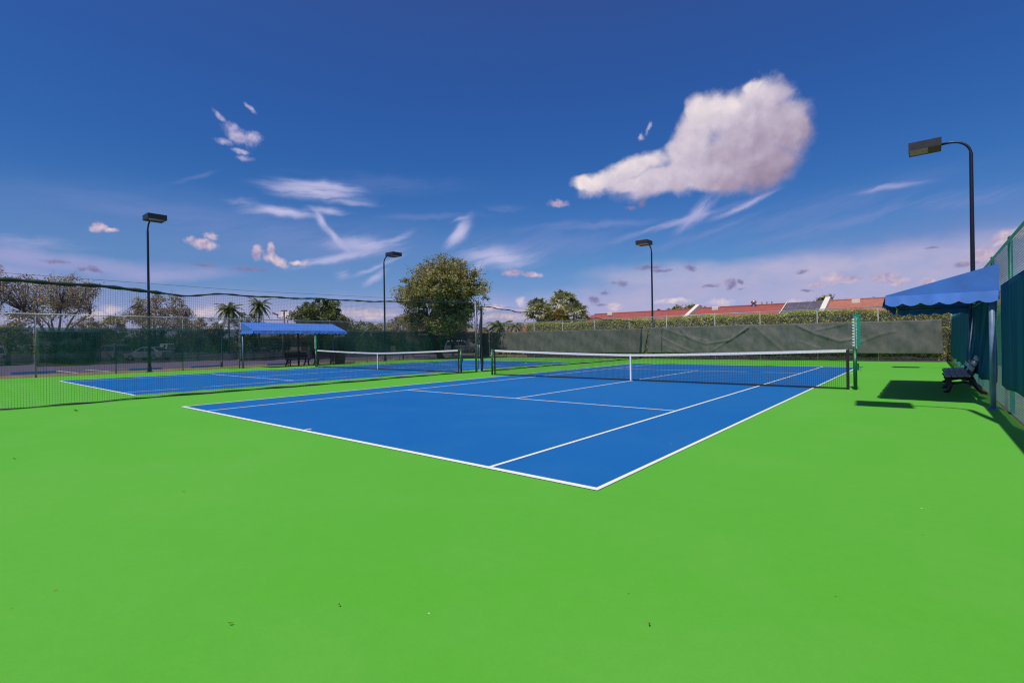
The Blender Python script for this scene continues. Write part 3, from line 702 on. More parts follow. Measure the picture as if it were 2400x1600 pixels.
    for s in (-1, 1):
        zl = body[2][1]-.14
        MB().box(xe+.02, s*(h-.19)-.14, zl-.09, xe+.13-.16, s*(h-.19)+.14, zl+.07).build('tail_light', M['redlamp'], t)
        MB().box(xf-.14, s*(h-.22)-.16, .62, xf-.005, s*(h-.22)+.16, .74).build('headlight', M['headlamp'], t)
    MB().box(xe-.06, -h+.12, .36, xe+.02, h-.12, .56).build('rear_bumper', M['tyre'] if kind == 'van' else paint, t, bevel=.02)
    MB().box(xf-.02, -h+.12, .32, xf+.06, h-.12, .52).build('front_bumper', M['tyre'] if kind == 'van' else paint, t, bevel=.02)
    if kind in ('sport_utility_vehicle', 'station_wagon'):
        for s in (-1, 1): MB().tube([(-1.9, s*.6, 1.70),(-1.8, s*.6, 1.77),(.0, s*.6, 1.77),(.1, s*.6, 1.70)], .02, 6).build('roof_rail', M['rim'], t, True)
    return t
car(-14, 852, R(172), 'pale vehicle cut by the left edge of the photo behind the screen', 'sport_utility_vehicle', M['tan'], D=44)
car(262, 846, R(193), 'grey car with a roof rail and red tail lamp left of the silver sedan', 'station_wagon', M['greycar'], D=54)
car(350, 842, R(211), 'silver sedan parked behind the tall left light pole', 'car', M['silver'], D=53)
car(384, 822, R(196), 'white van parked beyond the silver sedan', 'van', M['whitecar'], D=112)
car(447, 822, R(195), 'black car parked on the street right of the white van', 'car', M['blackcar'], D=112)
car(582, 820, R(30), 'dark car with bright windscreen in the driveway, under the left end of the shelter', 'car', M['blackcar'], D=112)
car(648, 820, R(290), 'dark blue car seen head on in the driveway under the shelter', 'sport_utility_vehicle', M['darkcar'], D=113)
car(1084, 825, R(36), 'silver wagon parked near the far corner left of the divider post', 'station_wagon', M['silver'], D=68)

# ---------------------------------------------------------------- buildings
def rowhouse():
    t = thing('red_roofed_building', 'long low building with red roofs and cream parapets behind the hedge', 'building', (0, 0, 0))
    yr, ye, yb = 38.2, 31.8, 44.6; zr, ze = 4.62, 2.45
    xs = [ony(px, 720, yr).x for px in (1393, 1636, 1846, 1941, 2290)]
    MB().box(xs[0]-2.5, ye+.5, 0, xs[-1]+6, yb-.5, ze+.1).build('wall', M['wall'], t)
    def roof(x0, x1, m, hip, dz=0.):
        g = MB(); z = zr+dz
        xr0 = x0+(hip and 0); a = x0-(3.2 if hip else 0)
        g.add([(a,ye,ze),(x1,ye,ze),(x1,yr,z),(x0,yr,z),(a,yb,ze),(x1,yb,ze),(a,ye,ze-.16),(x1,ye,ze-.16),(a,yb,ze-.16),(x1,yb,ze-.16)],
              [(0,1,2,3),(3,2,5,4),(0,3,4),(1,5,2),(0,6,7,1),(4,5,9,8),(0,4,8,6),(1,7,9,5),(6,8,9,7)])
        g.tube([(x0+.05,yr,z+.02),(x1-.1,yr,z+.02)], .09, 6)
        return g.build('roof', m, t)
    r1 = roof(xs[0], xs[1]-.21, M['roof'], True, -.02); r2 = roof(xs[1]+.21, xs[3]-.21, M['roof'], False, .04); r3 = roof(xs[3]+.21, xs[4]+6, M['roof2'], False, .1)
    for x in (xs[1], xs[3]):
        g = MB(); w = .2
        g.add([(x-w,ye-.35,1.9),(x+w,ye-.35,1.9),(x+w,yb+.3,1.9),(x-w,yb+.3,1.9),(x-w,ye-.35,ze+.22),(x+w,ye-.35,ze+.22),(x+w,yr,zr+.50),(x-w,yr,zr+.50),(x+w,yb+.3,ze+.2),(x-w,yb+.3,ze+.2)],
              [(0,3,2,1),(4,5,6,7),(7,6,8,9),(0,1,5,4),(2,3,9,8),(1,2,8,6,5),(3,0,4,7,9)])
        g.build('parapet', M['parapet'], t)
    def onslope(x, f, h=0.): return (x, ye+(yr-ye)*f, ze+(zr+.04-ze)*f+h)
    # solar collectors and pale panel on the middle roof
    x0, x1 = xs[2]+.1, xs[3]-.35
    for (f0, f1, m, nm, hh) in ((.50, .72, 'panel', 'solar_panel', .13), (.76, .98, 'panel', 'solar_panel', .13), (.02, .46, 'lightroof', 'pale_roof_panel', .06)):
        g = MB(); P = [onslope(x0, f0, .02), onslope(x1, f0, .02), onslope(x1, f1, .02), onslope(x0, f1, .02)]; Q = [onslope(x0, f0, hh), onslope(x1, f0, hh), onslope(x1, f1, hh), onslope(x0, f1, hh)]
        g.hexa(P+Q); pn = g.build(nm, M[m], t)
        if m == 'panel':
            g = MB()
            for xx in np.linspace(x0, x1, 4): g.tube([onslope(xx, f0, hh+.01), onslope(xx, f1, hh+.01)], .016, 5)
            for ff in (f0, f1): g.tube([onslope(x0, ff, hh+.01), onslope(x1, ff, hh+.01)], .02, 5)
            g.build('panel_frame', M['galv'], pn)
    g = MB(); g.tube([onslope(x0-.15, .02, .1), onslope(x0-.15, .98, .16)], .05, 6); g.build('panel_rail', M['parapet'], t)
    for px, rr in ((1428, r1), (1675, r2), (2006, r3)):
        x = ony(px, 724, yr-1).x; q = onslope(x, .90, .02)
        MB().box(x-.32, q[1]-.3, q[2]-.12, x+.32, q[1]+.3, q[2]+.26).build('roof_vent', M['parapet'], rr, bevel=.04)
    x = ony(1766, 720, yr-.3).x; q = onslope(x, .97)
    g = MB(); g.cyl(x, q[1], q[2]-.2, q[2]+.22, .14, 12); g.ball((x, q[1], q[2]+.40), .27, 14, 8, .8); g.build('turbine_vent', M['rim'], r2, True)
    for dx in (.7, 1.2, 1.7):
        MB().cyl(x+dx*.9, q[1]+.5, q[2]-.2, q[2]+.42, .06, 8).build('vent_pipe', M['galv'], r2)
    xg = ony(1702, 740, ye+1.2).x; g = MB(); q = onslope(xg, .20); ya = ye+.3
    g.add([(xg-1.7,ya,ze+.08),(xg+1.7,ya,ze+.08),(xg,ya,ze+1.12),(xg-1.7,ya+.4,ze+.1),(xg+1.7,ya+.4,ze+.1),(xg,ya+3.0,ze+1.12)], [(0,1,2),(0,2,5,3),(1,4,5,2),(0,3,4,1),(3,5,4)])
    dm = g.build('gable_dormer', M['roof'], r2)
    g = MB(); g.add([(xg-1.35,ya-.03,ze+.12),(xg+1.35,ya-.03,ze+.12),(xg,ya-.03,ze+.98),(xg-1.35,ya-.004,ze+.12),(xg+1.35,ya-.004,ze+.12),(xg,ya-.004,ze+.98)], [(0,1,2),(3,5,4),(0,3,4,1),(1,4,5,2),(2,5,3,0)]); g.build('louvre', M['dark'], dm)
rowhouse()
# a low red-roofed annex at the left end of the hedge
p = far(1226, 60); t = thing('garage', 'small red roofed garage between the round palms and the hedge', 'garage', (p.x, p.y, 0))
MB().box(-1.9, -2, 0, 1.9, 2, 2.3).build('wall', M['wall'], t)
g = MB(); g.add([(-2.2,-2.4,2.25),(2.2,-2.4,2.25),(2.2,2.4,2.25),(-2.2,2.4,2.25),(-1.6,0,3.4),(1.6,0,3.4)], [(0,1,5,4),(1,2,5),(2,3,4,5),(3,0,4),(0,3,2,1)]); g.build('roof', M['roof'], t)
MB().box(-1.2, -2.06, .0, 1.2, -2.005, 2.0).build('door', M['lightroof'], t)

# bungalow with carport across the street, seen under the left shelter
p = far(668, 124); t = thing('bungalow', 'tan bungalow with carport and dark door seen under the left shelter', 'house', (p.x, p.y, 0), YAW)
g = MB(); g.box(-8.4, 0, 0, 7.6, 7, 3.0); g.build('wall', M['wall'], t)
g = MB(); g.box(-8.9, -1.0, 3.0, 8.1, 7.4, 3.35); g.build('roof', M['brownroof'], t, bevel=.03)
g = MB(); g.box(-12.8, -1.4, 2.55, -5.2, -.98, 2.8); g.box(-12.8, -.97, 2.56, -8.45, 5.0, 2.79); g.build('carport_roof', M['trimred'], t)
for x in (-12.5, -5.5, -2.0):
    MB().box(x-.12, -1.3, 0, x+.12, -1.06, 2.55).build('carport_post', M['brownroof'], t)
MB().box(4.0, -.08, 0, 5.6, -.005, 2.3).build('door', M['trimred'], t)
for x0, x1 in ((-2.2, 1.3), (-7.6, -5.6), (6.2, 7.2)):
    w_ = MB().box(x0, -.07, .3 if x0 > -3 and x0 < 0 else 1.0, x1, -.005, 2.6).build('window', M['dark'], t)
    MB().box(x0-.08, -.12, 2.6, x1+.08, -.006, 2.7).build('frame', M['parapet'], w_)
p = far(960, 96); t = thing('low_house', 'low tan house with flat brown roof behind the big bushy tree', 'house', (p.x, p.y, 0), YAW)
MB().box(-9, 0, 0, 9, 7, 2.9).build('wall', M['wall'], t); MB().box(-9.8, -.9, 2.9, 9.8, 7.8, 3.25).build('roof', M['lightroof'], t)
for x in (-6, -1, 4): MB().box(x, -.07, .9, x+2.0, -.005, 2.1).build('window', M['dark'], t)
p = far(1090, 110); t = thing('pale_house', 'pale house with a cream gable peeping over the screen beside the corner', 'house', (p.x, p.y, 0), YAW)
MB().box(-5, 0, 0, 5, 8, 3.4).build('wall', M['parapet'], t)
g = MB(); g.add([(-5.5,-.6,3.4),(5.5,-.6,3.4),(5.5,8.6,3.4),(-5.5,8.6,3.4),(0,-.6,5.6),(0,8.6,5.6)], [(0,1,4),(1,2,5,4),(2,3,5),(3,0,4,5),(0,3,2,1)]); g.build('roof', M['lightroof'], t)
MB().box(-2, -.07, .8, .5, -.005, 2.2).build('window', M['dark'], t)

# ---------------------------------------------------------------- vegetation
def leaf_quads(P, size, rng, up=.35, aspect=.5):
    n = len(P); a = rng.normal(size=(n, 3)); a[:, 2] *= .7; a /= np.linalg.norm(a, axis=1)[:, None]+1e-9
    nn = rng.normal(size=(n, 3)); nn[:, 2] += up*2; b = np.cross(nn, a); b /= np.linalg.norm(b, axis=1)[:, None]+1e-9
    s = size*rng.uniform(.6, 1.35, n)[:, None]; V = np.empty((n, 4, 3))
    V[:, 0] = P-a*s; V[:, 1] = P+b*s*aspect; V[:, 2] = P+a*s; V[:, 3] = P-b*s*aspect
    return V.reshape(-1, 3)
def tree(px, D, label, H, W, crown0, leafm, barkm, nclus=110, per=60, size=.13, sparse=0., lean=(0,0), trunk_r=.2, shape=1.0, name='tree', seed=1, fork=.35, lobes=None, fork_at=None):
    rng = np.random.default_rng(seed); p = far(px, D)
    t = thing(name, label, 'tree', (p.x, p.y, 0))
    cz = (crown0+H)/2; hz = (H-crown0)/2; C0 = np.array([lean[0], lean[1], cz])
    pts = []; tries = 0
    if lobes is None:
        lobes = []
        for i in range(9):
            th = rng.uniform(0, 6.28); e = rng.uniform(-.6, .8); rr = rng.uniform(.35, .62)
            lobes.append((math.cos(th)*rr, math.sin(th)*rr, e*.75, rng.uniform(.32, .52)))
        lobes.append((0, 0, .45, .5))
    while len(pts) < nclus and tries < 20000:
        tries += 1; q = rng.uniform(-1, 1, 3)
        ok = min(np.linalg.norm((q-np.array(l[:3]))/l[3]) for l in lobes)
        if ok > 1 or ok < .45: continue
        if np.linalg.norm(q*np.array([1, 1, shape])) > 1.08: continue
        pts.append(C0+q*np.array([W/2, W/2, hz]))
    pts = np.array(pts)
    # trunk and limbs
    g = MB(); fz = crown0*fork+.2*crown0 if crown0 > .6 else .5; base = Vector((0, 0, -.05)); fk = Vector(fork_at) if fork_at else Vector((lean[0]*.45, lean[1]*.45, max(.6, fz)))
    g.tube([base, base.lerp(fk, .12)+Vector((0,0,0)), base.lerp(fk, .55)+Vector((.05,.03,0)), fk], [trunk_r*1.5, trunk_r*1.1, trunk_r*.95, trunk_r*.85], 9)
    trunk = g
    mains = []; nm = 7
    for i in range(nm):
        th = 6.283*i/nm+rng.uniform(-.3, .3); rr = W*.5*rng.uniform(.32, .6)
        e = Vector((C0[0]+math.cos(th)*rr, C0[1]+math.sin(th)*rr, cz+hz*rng.uniform(-.35, .55)))
        mid = fk.lerp(e, .5)+Vector((rng.normal()*.15*W/6, rng.normal()*.15*W/6, .06*W))
        g.tube([fk, fk.lerp(mid, .6), mid, e], [trunk_r*.62, trunk_r*.5, trunk_r*.36, trunk_r*.16], 6); mains += [(mid, trunk_r*.3), (e, trunk_r*.16), (mid.lerp(e, .5), trunk_r*.22), (fk.lerp(mid, .7), trunk_r*.4)]
    for q in pts:
        qv = Vector(q); a, r = min(mains, key=lambda k: (k[0]-qv).length)
        mid = a.lerp(qv, .5)+Vector(rng.normal(size=3)*.12)
        g.tube([a, mid, qv], [min(r, .05), .028, .012], 4, False)
        for k in range(3):
            e = qv+Vector(rng.normal(size=3)*.45); g.tube([qv, e], [.013, .006], 3, False)
    trunk.build('trunk', barkm, t, True)
    n = len(pts)*per; which = np.repeat(np.arange(len(pts)), per)
    rad = W*(.062 if W < 8 else .050)*rng.uniform(.6, 1.6, len(pts)); off = rng.normal(size=(n, 3)); off /= np.linalg.norm(off, axis=1)[:, None]; off *= (rng.uniform(0, 1, n)**.45*1.45)[:, None]*rad[which][:, None]; off[:, 2] *= .62
    P = pts[which]+off; P = P[rng.uniform(size=n) > sparse]; P = P[P[:, 2] > .15]
    V = leaf_quads(P, size, rng); quads_mesh('crown', V, len(P), leafm, t)
    return t
# trees beyond the parking lot, left to right
hz_ = lambda px, py, D: zat(px, py, D)
tree(-62, 52, 'thinly leaved brownish tree cut by the left edge of the photo', hz_(0, 585, 52), 8.4, 3.0, M['oak'], M['greybark'], 120, 50, .105, .15, trunk_r=.2, seed=3)
tree(132, 58, 'wide sparse olive brown tree above the left fence with branches showing', hz_(132, 646, 58), 12.6, 2.5, M['oak'], M['greybark'], 250, 46, .12, .2, trunk_r=.28, seed=5, shape=.9)
tree(366, 60, 'rounded sparse tree with olive leaves behind the tall left light pole', hz_(372, 690, 60), 8.6, 2.2, M['oak'], M['greybark'], 170, 50, .11, .1, trunk_r=.2, seed=8)
tree(752, 82, 'dense green tree with two rounded tops right of the palms', hz_(790, 702, 82), 11.0, 2.6, M['deepleaf'], M['bark'], 170, 80, .20, 0, trunk_r=.25, seed=12,
     lobes=[(-.35,0,.45,.42),(.35,0,.72,.36),(0,0,.2,.6),(-.6,0,-.1,.45),(.65,0,-.1,.42),(.1,.2,-.3,.6),(0,-.4,-.1,.5)])
tree(846, 90, 'small dark green tree just right of the shelter canopy', hz_(846, 752, 90), 7.5, 1.2, M['deepleaf'], M['bark'], 90, 60, .2, 0, trunk_r=.15, seed=14)
BL = []      # lobes of the crown, right and depth measured across the view
for ri, de, up_, rr in ((-.62,0,.16,.30),(-.44,-.2,.46,.28),(-.20,.1,.72,.27),(.10,-.1,.80,.24),(.36,.1,.78,.25),(.62,0,.62,.26),(.74,.1,.34,.24),(.80,-.1,.06,.20),(.20,-.4,.45,.34),(-.12,-.5,.22,.32),(.45,-.35,.20,.32),(-.74,.1,-.10,.22),(-.40,-.35,-.05,.28),
                        (.10,-.4,-.12,.30),(.55,-.1,-.22,.28),(-.45,0,-.55,.30),(-.10,-.3,-.60,.28),(.30,0,-.62,.30),(-.72,-.1,-.70,.22),(.0,.4,.3,.5),(.2,.4,-.2,.4)):
    BL.append((ri*.772-de*.635, ri*.635+de*.772, up_, rr))
tree(1034, 44, 'big bushy tree with a leaning forked trunk beside the divider post', hz_(1034, 606, 44), 8.4, 1.9, M['bigleaf'], M['bark'], 520, 74, .095, 0, trunk_r=.24, seed=21, lobes=BL, fork_at=(-.95, -.78, 2.9))
tree(966, 50, 'pale brushy shrub tree at the lower left of the big bushy tree', hz_(966, 735, 50), 4.2, .9, M['oak'], M['greybark'], 110, 60, .085, 0, trunk_r=.1, seed=23)
tree(1060, 52, 'brownish brushy shrub tree below the crown of the big bushy tree', hz_(1050, 715, 52), 4.4, 1.2, M['oak'], M['greybark'], 120, 70, .09, 0, trunk_r=.1, seed=24)
tree(905, 72, 'low olive shrub tree behind the second left light pole', hz_(905, 752, 72), 4.6, .8, M['bigleaf'], M['bark'], 80, 50, .13, 0, trunk_r=.1, seed=25)
tree(1135, 58, 'rusty olive shrub at the far corner right of the divider post', hz_(1132, 768, 58), 3.6, .6, M['croton'], M['bark'], 70, 60, .10, 0, trunk_r=.08, seed=26)
tree(1625, 84, 'round green treetop above the first cream parapet', hz_(1640, 714, 84), 9.0, 2.6, M['bigleaf'], M['bark'], 140, 60, .17, 0, trunk_r=.2, seed=31)
tree(1937, 72, 'loose green treetop behind the second cream parapet', hz_(1937, 690, 72), 6.6, 3.4, M['bigleaf'], M['bark'], 110, 55, .15, .1, trunk_r=.2, seed=33)
tree(1553, 95, 'tiny green treetop peeping over the red ridge left of the first parapet', hz_(1553, 722, 95), 4.5, 3.0, M['bigleaf'], M['bark'], 60, 45, .17, 0, trunk_r=.15, seed=34)

def frond_mesh(g, base, az, L, rise, droop, nleaf=26, leaf=.55, rng=None, wid=.035):
    """one feather frond: a drooping rachis with leaflets on both sides"""
    d = Vector((math.cos(az), math.sin(az), 0)); side = Vector((-d.y, d.x, 0)); pts = []
    for i in range(9):
        u = i/8; pts.append(base+d*(L*u*(1-.12*u))+Vector((0,0,rise*u-droop*u*u)))
    g.tube(pts, [.03*(1-.8*i/8)+.006 for i in range(9)], 4, False)
    for i in range(nleaf):
        u = .12+.88*i/nleaf; k = min(7, int(u*8)); q = pts[k].lerp(pts[k+1], u*8-k); tg = (pts[k+1]-pts[k]).normalized()
        l = leaf*(math.sin(math.pi*min(1, .15+u*.85))**.6)*rng.uniform(.8, 1.1)
        for s in (-1, 1):
            e = q+side*s*l*.75+tg*l*.5+Vector((0,0,-.38*l+.1*rng.normal()*l)); w = tg*wid
            m = q.lerp(e, .5)+Vector((0,0,.06*l))
            g.add([q-w, m-w, e, m+w, q+w], [(0,1,3,4),(1,2,3)])
def coco_palm(px, D, label, ztop, span, seed, n=20, lean=(0,0), tr=.16, mat_='frond', leaf=.6, name='palm_tree', rise=1.0, zbase=None):
    rng = np.random.default_rng(seed); p = far(px, D); t = thing(name, label, 'palm', (p.x, p.y, 0))
    L = span*.5; zc = ztop-L*.62 if zbase is None else zbase; hd = Vector((lean[0], lean[1], zc)); g = MB()
    g.tube([(0,0,-.05),(lean[0]*.2,lean[1]*.2,zc*.35),(lean[0]*.6,lean[1]*.6,zc*.7),hd], [tr*1.4,tr,tr*.85,tr*.75], 9); g.build('trunk', M['greybark'], t, True)
    g = MB()
    for i in range(n):
        az = 2.4*i+rng.uniform(-.2, .2); e = i/n
        frond_mesh(g, hd, az, L*(1.05-.25*(1-e))*rng.uniform(.85, 1.1), L*(1.25-1.45*(1-e))*rise, L*(.70+.25*(1-e)), 30, leaf*L/3, rng, .055*L/3)
    g.build('crown', M[mat_], t); return t
coco_palm(537, 92, 'coconut palm with a full round head left of the shelter roof', hz_(537, 704, 92), 5.7, 41, 36, (-.2,.1))
coco_palm(607, 92, 'taller topped coconut palm above the left end of the shelter roof', hz_(610, 699, 92), 5.0, 43, 34, (.3,0), rise=1.15)
coco_palm(872, 84, 'low feathery palm at the right end of the shelter canopy', hz_(872, 744, 84), 6.0, 44, 20, (0,0), rise=.8)
coco_palm(1172, 56, 'round headed small palm at the far corner, left of the curving one', hz_(1176, 743, 56), 3.8, 45, 46, (0,0), rise=.9)
coco_palm(1208, 55, 'small palm with an arching frond beside the red roofed garage', hz_(1206, 746, 55), 2.9, 46, 28, (.15,0), rise=.8)
coco_palm(2058, 78, 'palm top peeping over the orange roof beside the right shelter', hz_(2060, 692, 78), 4.2, 47, 16, (0,0))

def fan_palm(px, D, label, zc, rad, seed, n=42, blade=.85, up=.25):
    rng = np.random.default_rng(seed); p = far(px, D); t = thing('fan_palm', label, 'palm', (p.x, p.y, 0)); g = MB()
    g.tube([(0,0,-.05),(0,0,zc*.5),(0,0,zc)], [.24,.19,.22], 9); g.build('trunk', M['greybark'], t, True); g = MB()
    for i in range(n):
        th = 2.4*i+rng.uniform(-.3, .3); ph = math.acos(1-1.55*(i+.5)/n); d = Vector((math.sin(ph)*math.cos(th), math.sin(ph)*math.sin(th), math.cos(ph)+up*.3)).normalized()
        a = Vector((0,0,zc)); e = a+d*rad*rng.uniform(.5, .72)+Vector((0,0,-.06*rad)); g.tube([a, e], [.02,.012], 4, False)
        s = d.cross(Vector((0,0,1)));  s = s.normalized() if s.length > .1 else Vector((1,0,0)); u = s.cross(d)
        roll = rng.uniform(-.6, .6); s, u = s*math.cos(roll)+u*math.sin(roll), u*math.cos(roll)-s*math.sin(roll)
        for k in range(17):
            al = R(-115+230*k/16); l = blade*rng.uniform(.8, 1.1)*(.75+.25*math.cos(al)); dr = (d*math.cos(al)+s*math.sin(al))
            tip = e+dr*l+Vector((0,0,-.22*l))+u*.12*l*(1 if k % 2 else -1); m = e+dr*l*.6+u*.05*l; w = (dr.cross(u)).normalized()*l*.075
            g.add([e, m-w, tip, m+w], [(0,1,2,3)])
    g.build('crown', M['fan'], t); return t
def R2(px): return px/FPX
fan_palm(1322, 56, 'tall shaggy fan palm standing above the clump left of the red roof', zat(1322, 712, 56), 1.75, 51, 38, 1.1)
fan_palm(1266, 55, 'shaggy fan palm at the left side of the clump behind the hedge', zat(1268, 732, 55), 1.65, 52, 36, 1.0)
fan_palm(1348, 54, 'lower fan palm at the right side of the clump beside the red roof', zat(1350, 736, 54), 1.5, 53, 30, .9)
tree(1312, 52.5, 'yellow green and orange bush under the fan palms behind the hedge', hz_(1318, 722, 52.5), 3.6, .6, M['croton'], M['bark'], 130, 70, .10, 0, trunk_r=.08, seed=55)
tree(1285, 52, 'dark green bush under the left fan palm behind the hedge', hz_(1290, 744, 52), 2.8, .5, M['deepleaf'], M['bark'], 90, 60, .10, 0, trunk_r=.08, seed=56)
tree(1372, 57, 'small green bush between the fan palms and the red roof', hz_(1372, 733, 57), 2.2, .6, M['deepleaf'], M['bark'], 60, 60, .10, 0, trunk_r=.08, seed=57)

def hedge_run(name, label, A, B, thick, h, m, n, size, seed, core=True, wav=.06, cat='hedge'):
    rng = np.random.default_rng(seed); A, B = Vector(A), Vector(B); L = (B-A).length; rz = math.atan2((B-A).y, (B-A).x)
    t = thing(name, label, cat, A, rz); hh = lambda x: h+wav*np.sin(x*.9)+wav*.6*np.sin(x*2.3+1)
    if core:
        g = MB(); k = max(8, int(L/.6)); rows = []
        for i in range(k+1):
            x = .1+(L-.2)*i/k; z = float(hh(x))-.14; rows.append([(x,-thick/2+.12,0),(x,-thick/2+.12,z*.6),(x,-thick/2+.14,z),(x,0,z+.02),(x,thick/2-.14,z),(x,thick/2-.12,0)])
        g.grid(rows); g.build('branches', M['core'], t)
    side = rng.uniform(size=n); x = rng.uniform(0, L, n); y = np.where(side < .5, -thick/2, rng.uniform(-thick/2, thick/2, n))+rng.normal(0, .05, n)
    z = np.where(side < .5, rng.uniform(.05, 1, n)*hh(x), hh(x))+rng.normal(0, .05, n)
    bump = .09*np.sin(x*5.1+z*3)*np.sin(z*6.3+x*1.7); y = y+np.where(side < .5, bump, 0)
    P = np.stack([x, y, np.maximum(z, .04)], 1); quads_mesh('foliage', leaf_quads(P, size, rng, .2, .55), n, m, t)
    return t
hedge_run('hedge', 'long clipped yellow green hedge behind the far fence', (-20.2, YF+1.55, 0), (12.5, YF+1.55, 0), 1.3, 2.93, M['hedge'], 46000, .062, 61)
hedge_run('hedge', 'hedge outside the right fence near the far corner', (XR+2.2, YF-4.5, 0), (XR+2.2, YF+1, 0), 1.3, 2.55, M['hedge'], 7000, .065, 62)
A = ground(735, 821); B = far(905, 70); hedge_run('hedge', 'dark green hedge across the street right of the shelter', far(735, 98), far(905, 76), 1.8, 2.5, M['lowhedge'], 9000, .13, 63)
hedge_run('hedge', 'trimmed low hedge between the second globe lamp and the leaning trunk', far(930, 80), far(1052, 78), 1.2, 1.9, M['lowhedge'], 5000, .12, 64)
hedge_run('hedge', 'dark rounded bush across the street left of the globe lamp', far(487, 112), far(526, 110), 2.4, 3.0, M['lowhedge'], 2600, .16, 65, wav=.2)
hedge_run('hedge', 'dark bushes along the street behind the white van', far(300, 128), far(470, 124), 2.5, 3.4, M['lowhedge'], 6000, .2, 66, wav=.35)
# the far wood beyond the houses, one mass
rng = np.random.default_rng(70); P = []
for px in range(-260, 1240, 9):
    D = 150+rng.uniform(-18, 25); c = far(px, D); top = 4.2+1.6*math.sin(px*.021)+1.3*math.sin(px*.057+1)+rng.uniform(-.8, 1.2)
    if 610 < px < 700: top *= .75
    k = 130; q = rng.normal(size=(k, 3))*np.array([1.5, 1.5, 1]); q[:, 2] = rng.uniform(0, 1, k)**.7*top
    P.append(q+np.array([c.x, c.y, 0]))
P = np.concatenate(P); stuff(quads_mesh('treeline', leaf_quads(P, .38, rng, .2, .6), len(P), M['woods']))
bpy.data.objects['treeline']['label'] = 'low band of olive and green trees along the horizon'
bpy.data.objects['treeline']['category'] = 'woods'
# nearer scrub between lot and street, left part
for k, (px, D, top, w, mm, lb) in enumerate(((18, 66, 752, 6.5, 'bigleaf', 'yellow green bush at the far left above the screen'),
        (205, 74, 742, 8.0, 'oak', 'brownish bush behind the right side of the wide sparse tree'),
        (262, 78, 736, 6.0, 'bigleaf', 'yellow green bush in the gap left of the tall left light pole'),
        (455, 95, 750, 7.0, 'oak', 'low brownish bush between the rounded tree and the globe lamp'),
        (496, 100, 744, 7.0, 'bigleaf', 'yellow green bush behind the globe lamp left of the palms'),
        (572, 104, 730, 8.5, 'deepleaf', 'green bush low between the two coconut palms'))):
    tree(px, D, lb, hz_(px, top, D), w, .4, M[mm], M['bark'], 80, 50, .17, 0, trunk_r=.1, seed=80+k, name='bush')

# ---------------------------------------------------------------- sky with clouds
SUN = Vector((.09, -.53, 1)).normalized()
SUN_EL = math.asin(SUN.z); SUN_ROT = math.atan2(SUN.x, SUN.y)
STR = .10
world = bpy.data.worlds.new('World'); sc.world = world; world.use_nodes = True
t = world.node_tree; t.nodes.clear(); L = t.links.new
wout = N(t, 'ShaderNodeOutputWorld')
sky = N(t, 'ShaderNodeTexSky', sky_type='NISHITA'); sky.sun_disc = False; sky.sun_elevation = SUN_EL; sky.sun_rotation = SUN_ROT
sky.altitude = 0; sky.air_density = 1.0; sky.dust_density = .6; sky.ozone_density = 2.5
tc = N(t, 'ShaderNodeTexCoord'); DIR = tc.outputs['Generated']
def val(x): return x
def math_(op, a, b=None, c=None, clamp=False):
    n = N(t, 'ShaderNodeMath', operation=op)     # clamping is done by a node of its own
    for i, v in enumerate((a, b, c)):
        if v is None: continue
        if isinstance(v, (int, float)): n.inputs[i].default_value = v
        else: L(v, n.inputs[i])
    return math_('MAXIMUM', math_('MINIMUM', n.outputs[0], 1.), 0.) if clamp else n.outputs[0]
def vmath(op, a, b=None, s=None):
    n = N(t, 'ShaderNodeVectorMath', operation=op)
    for i, v in ((0, a), (1, b)):
        if v is None: continue
        if isinstance(v, tuple): n.inputs[i].default_value = v
        else: L(v, n.inputs[i])
    if s is not None: n.inputs['Scale'].default_value = s
    return n.outputs['Value'] if op in ('LENGTH', 'DOT_PRODUCT') else n.outputs[0]
def rng_(x, a, b, lo=0., hi=1., smooth=False):
    n = N(t, 'ShaderNodeMapRange'); n.interpolation_type = 'SMOOTHSTEP' if smooth else 'LINEAR'
    n.inputs[1].default_value = a; n.inputs[2].default_value = b; n.inputs[3].default_value = lo; n.inputs[4].default_value = hi
    n.clamp = False; L(x, n.inputs[0])
    return n.outputs[0] if smooth else math_('MAXIMUM', math_('MINIMUM', n.outputs[0], max(lo, hi)), min(lo, hi))
def mapp(v, loc=(0, 0, 0), scale=(1, 1, 1), rot=0., kind='POINT'):
    n = N(t, 'ShaderNodeMapping', vector_type=kind); n.inputs['Location'].default_value = loc; n.inputs['Scale'].default_value = scale
    n.inputs['Rotation'].default_value = (0, 0, rot); L(v, n.inputs[0]); return n.outputs[0]
def noise_(v, s, d=5., r=.55, out=0, dist=0.):
    n = N(t, 'ShaderNodeTexNoise'); setin(n, Scale=s, Detail=d, Roughness=r, Distortion=dist); L(v, n.inputs['Vector']); return n.outputs[out]
def mixc(fac, a, b):
    n = N(t, 'ShaderNodeMix', data_type='RGBA')
    for i, v in ((0, fac), (6, a), (7, b)):
        if isinstance(v, (int, float, tuple)): n.inputs[i].default_value = v
        else: L(v, n.inputs[i])
    return n.outputs[2]
def ramp(x, stops):
    n = N(t, 'ShaderNodeValToRGB'); e = n.color_ramp.elements
    e[0].position, e[0].color = stops[0]; e[1].position, e[1].color = stops[-1]
    for p, c in stops[1:-1]: k = e.new(p); k.color = c
    L(x, n.inputs[0]); return n.outputs[0]
def rgb(r, g_, b): c = lin(r, g_, b); return (c[0]/STR, c[1]/STR, c[2]/STR, 1)
def rgb1(r, g_, b): return lin(r, g_, b)
sx = N(t, 'ShaderNodeSeparateXYZ'); L(DIR, sx.inputs[0])
AZ = math_('ARCTAN2', sx.outputs[0], sx.outputs[1]); EL = math_('ARCSINE', math_('MAXIMUM', math_('MINIMUM', sx.outputs[2], 1.), -1.))
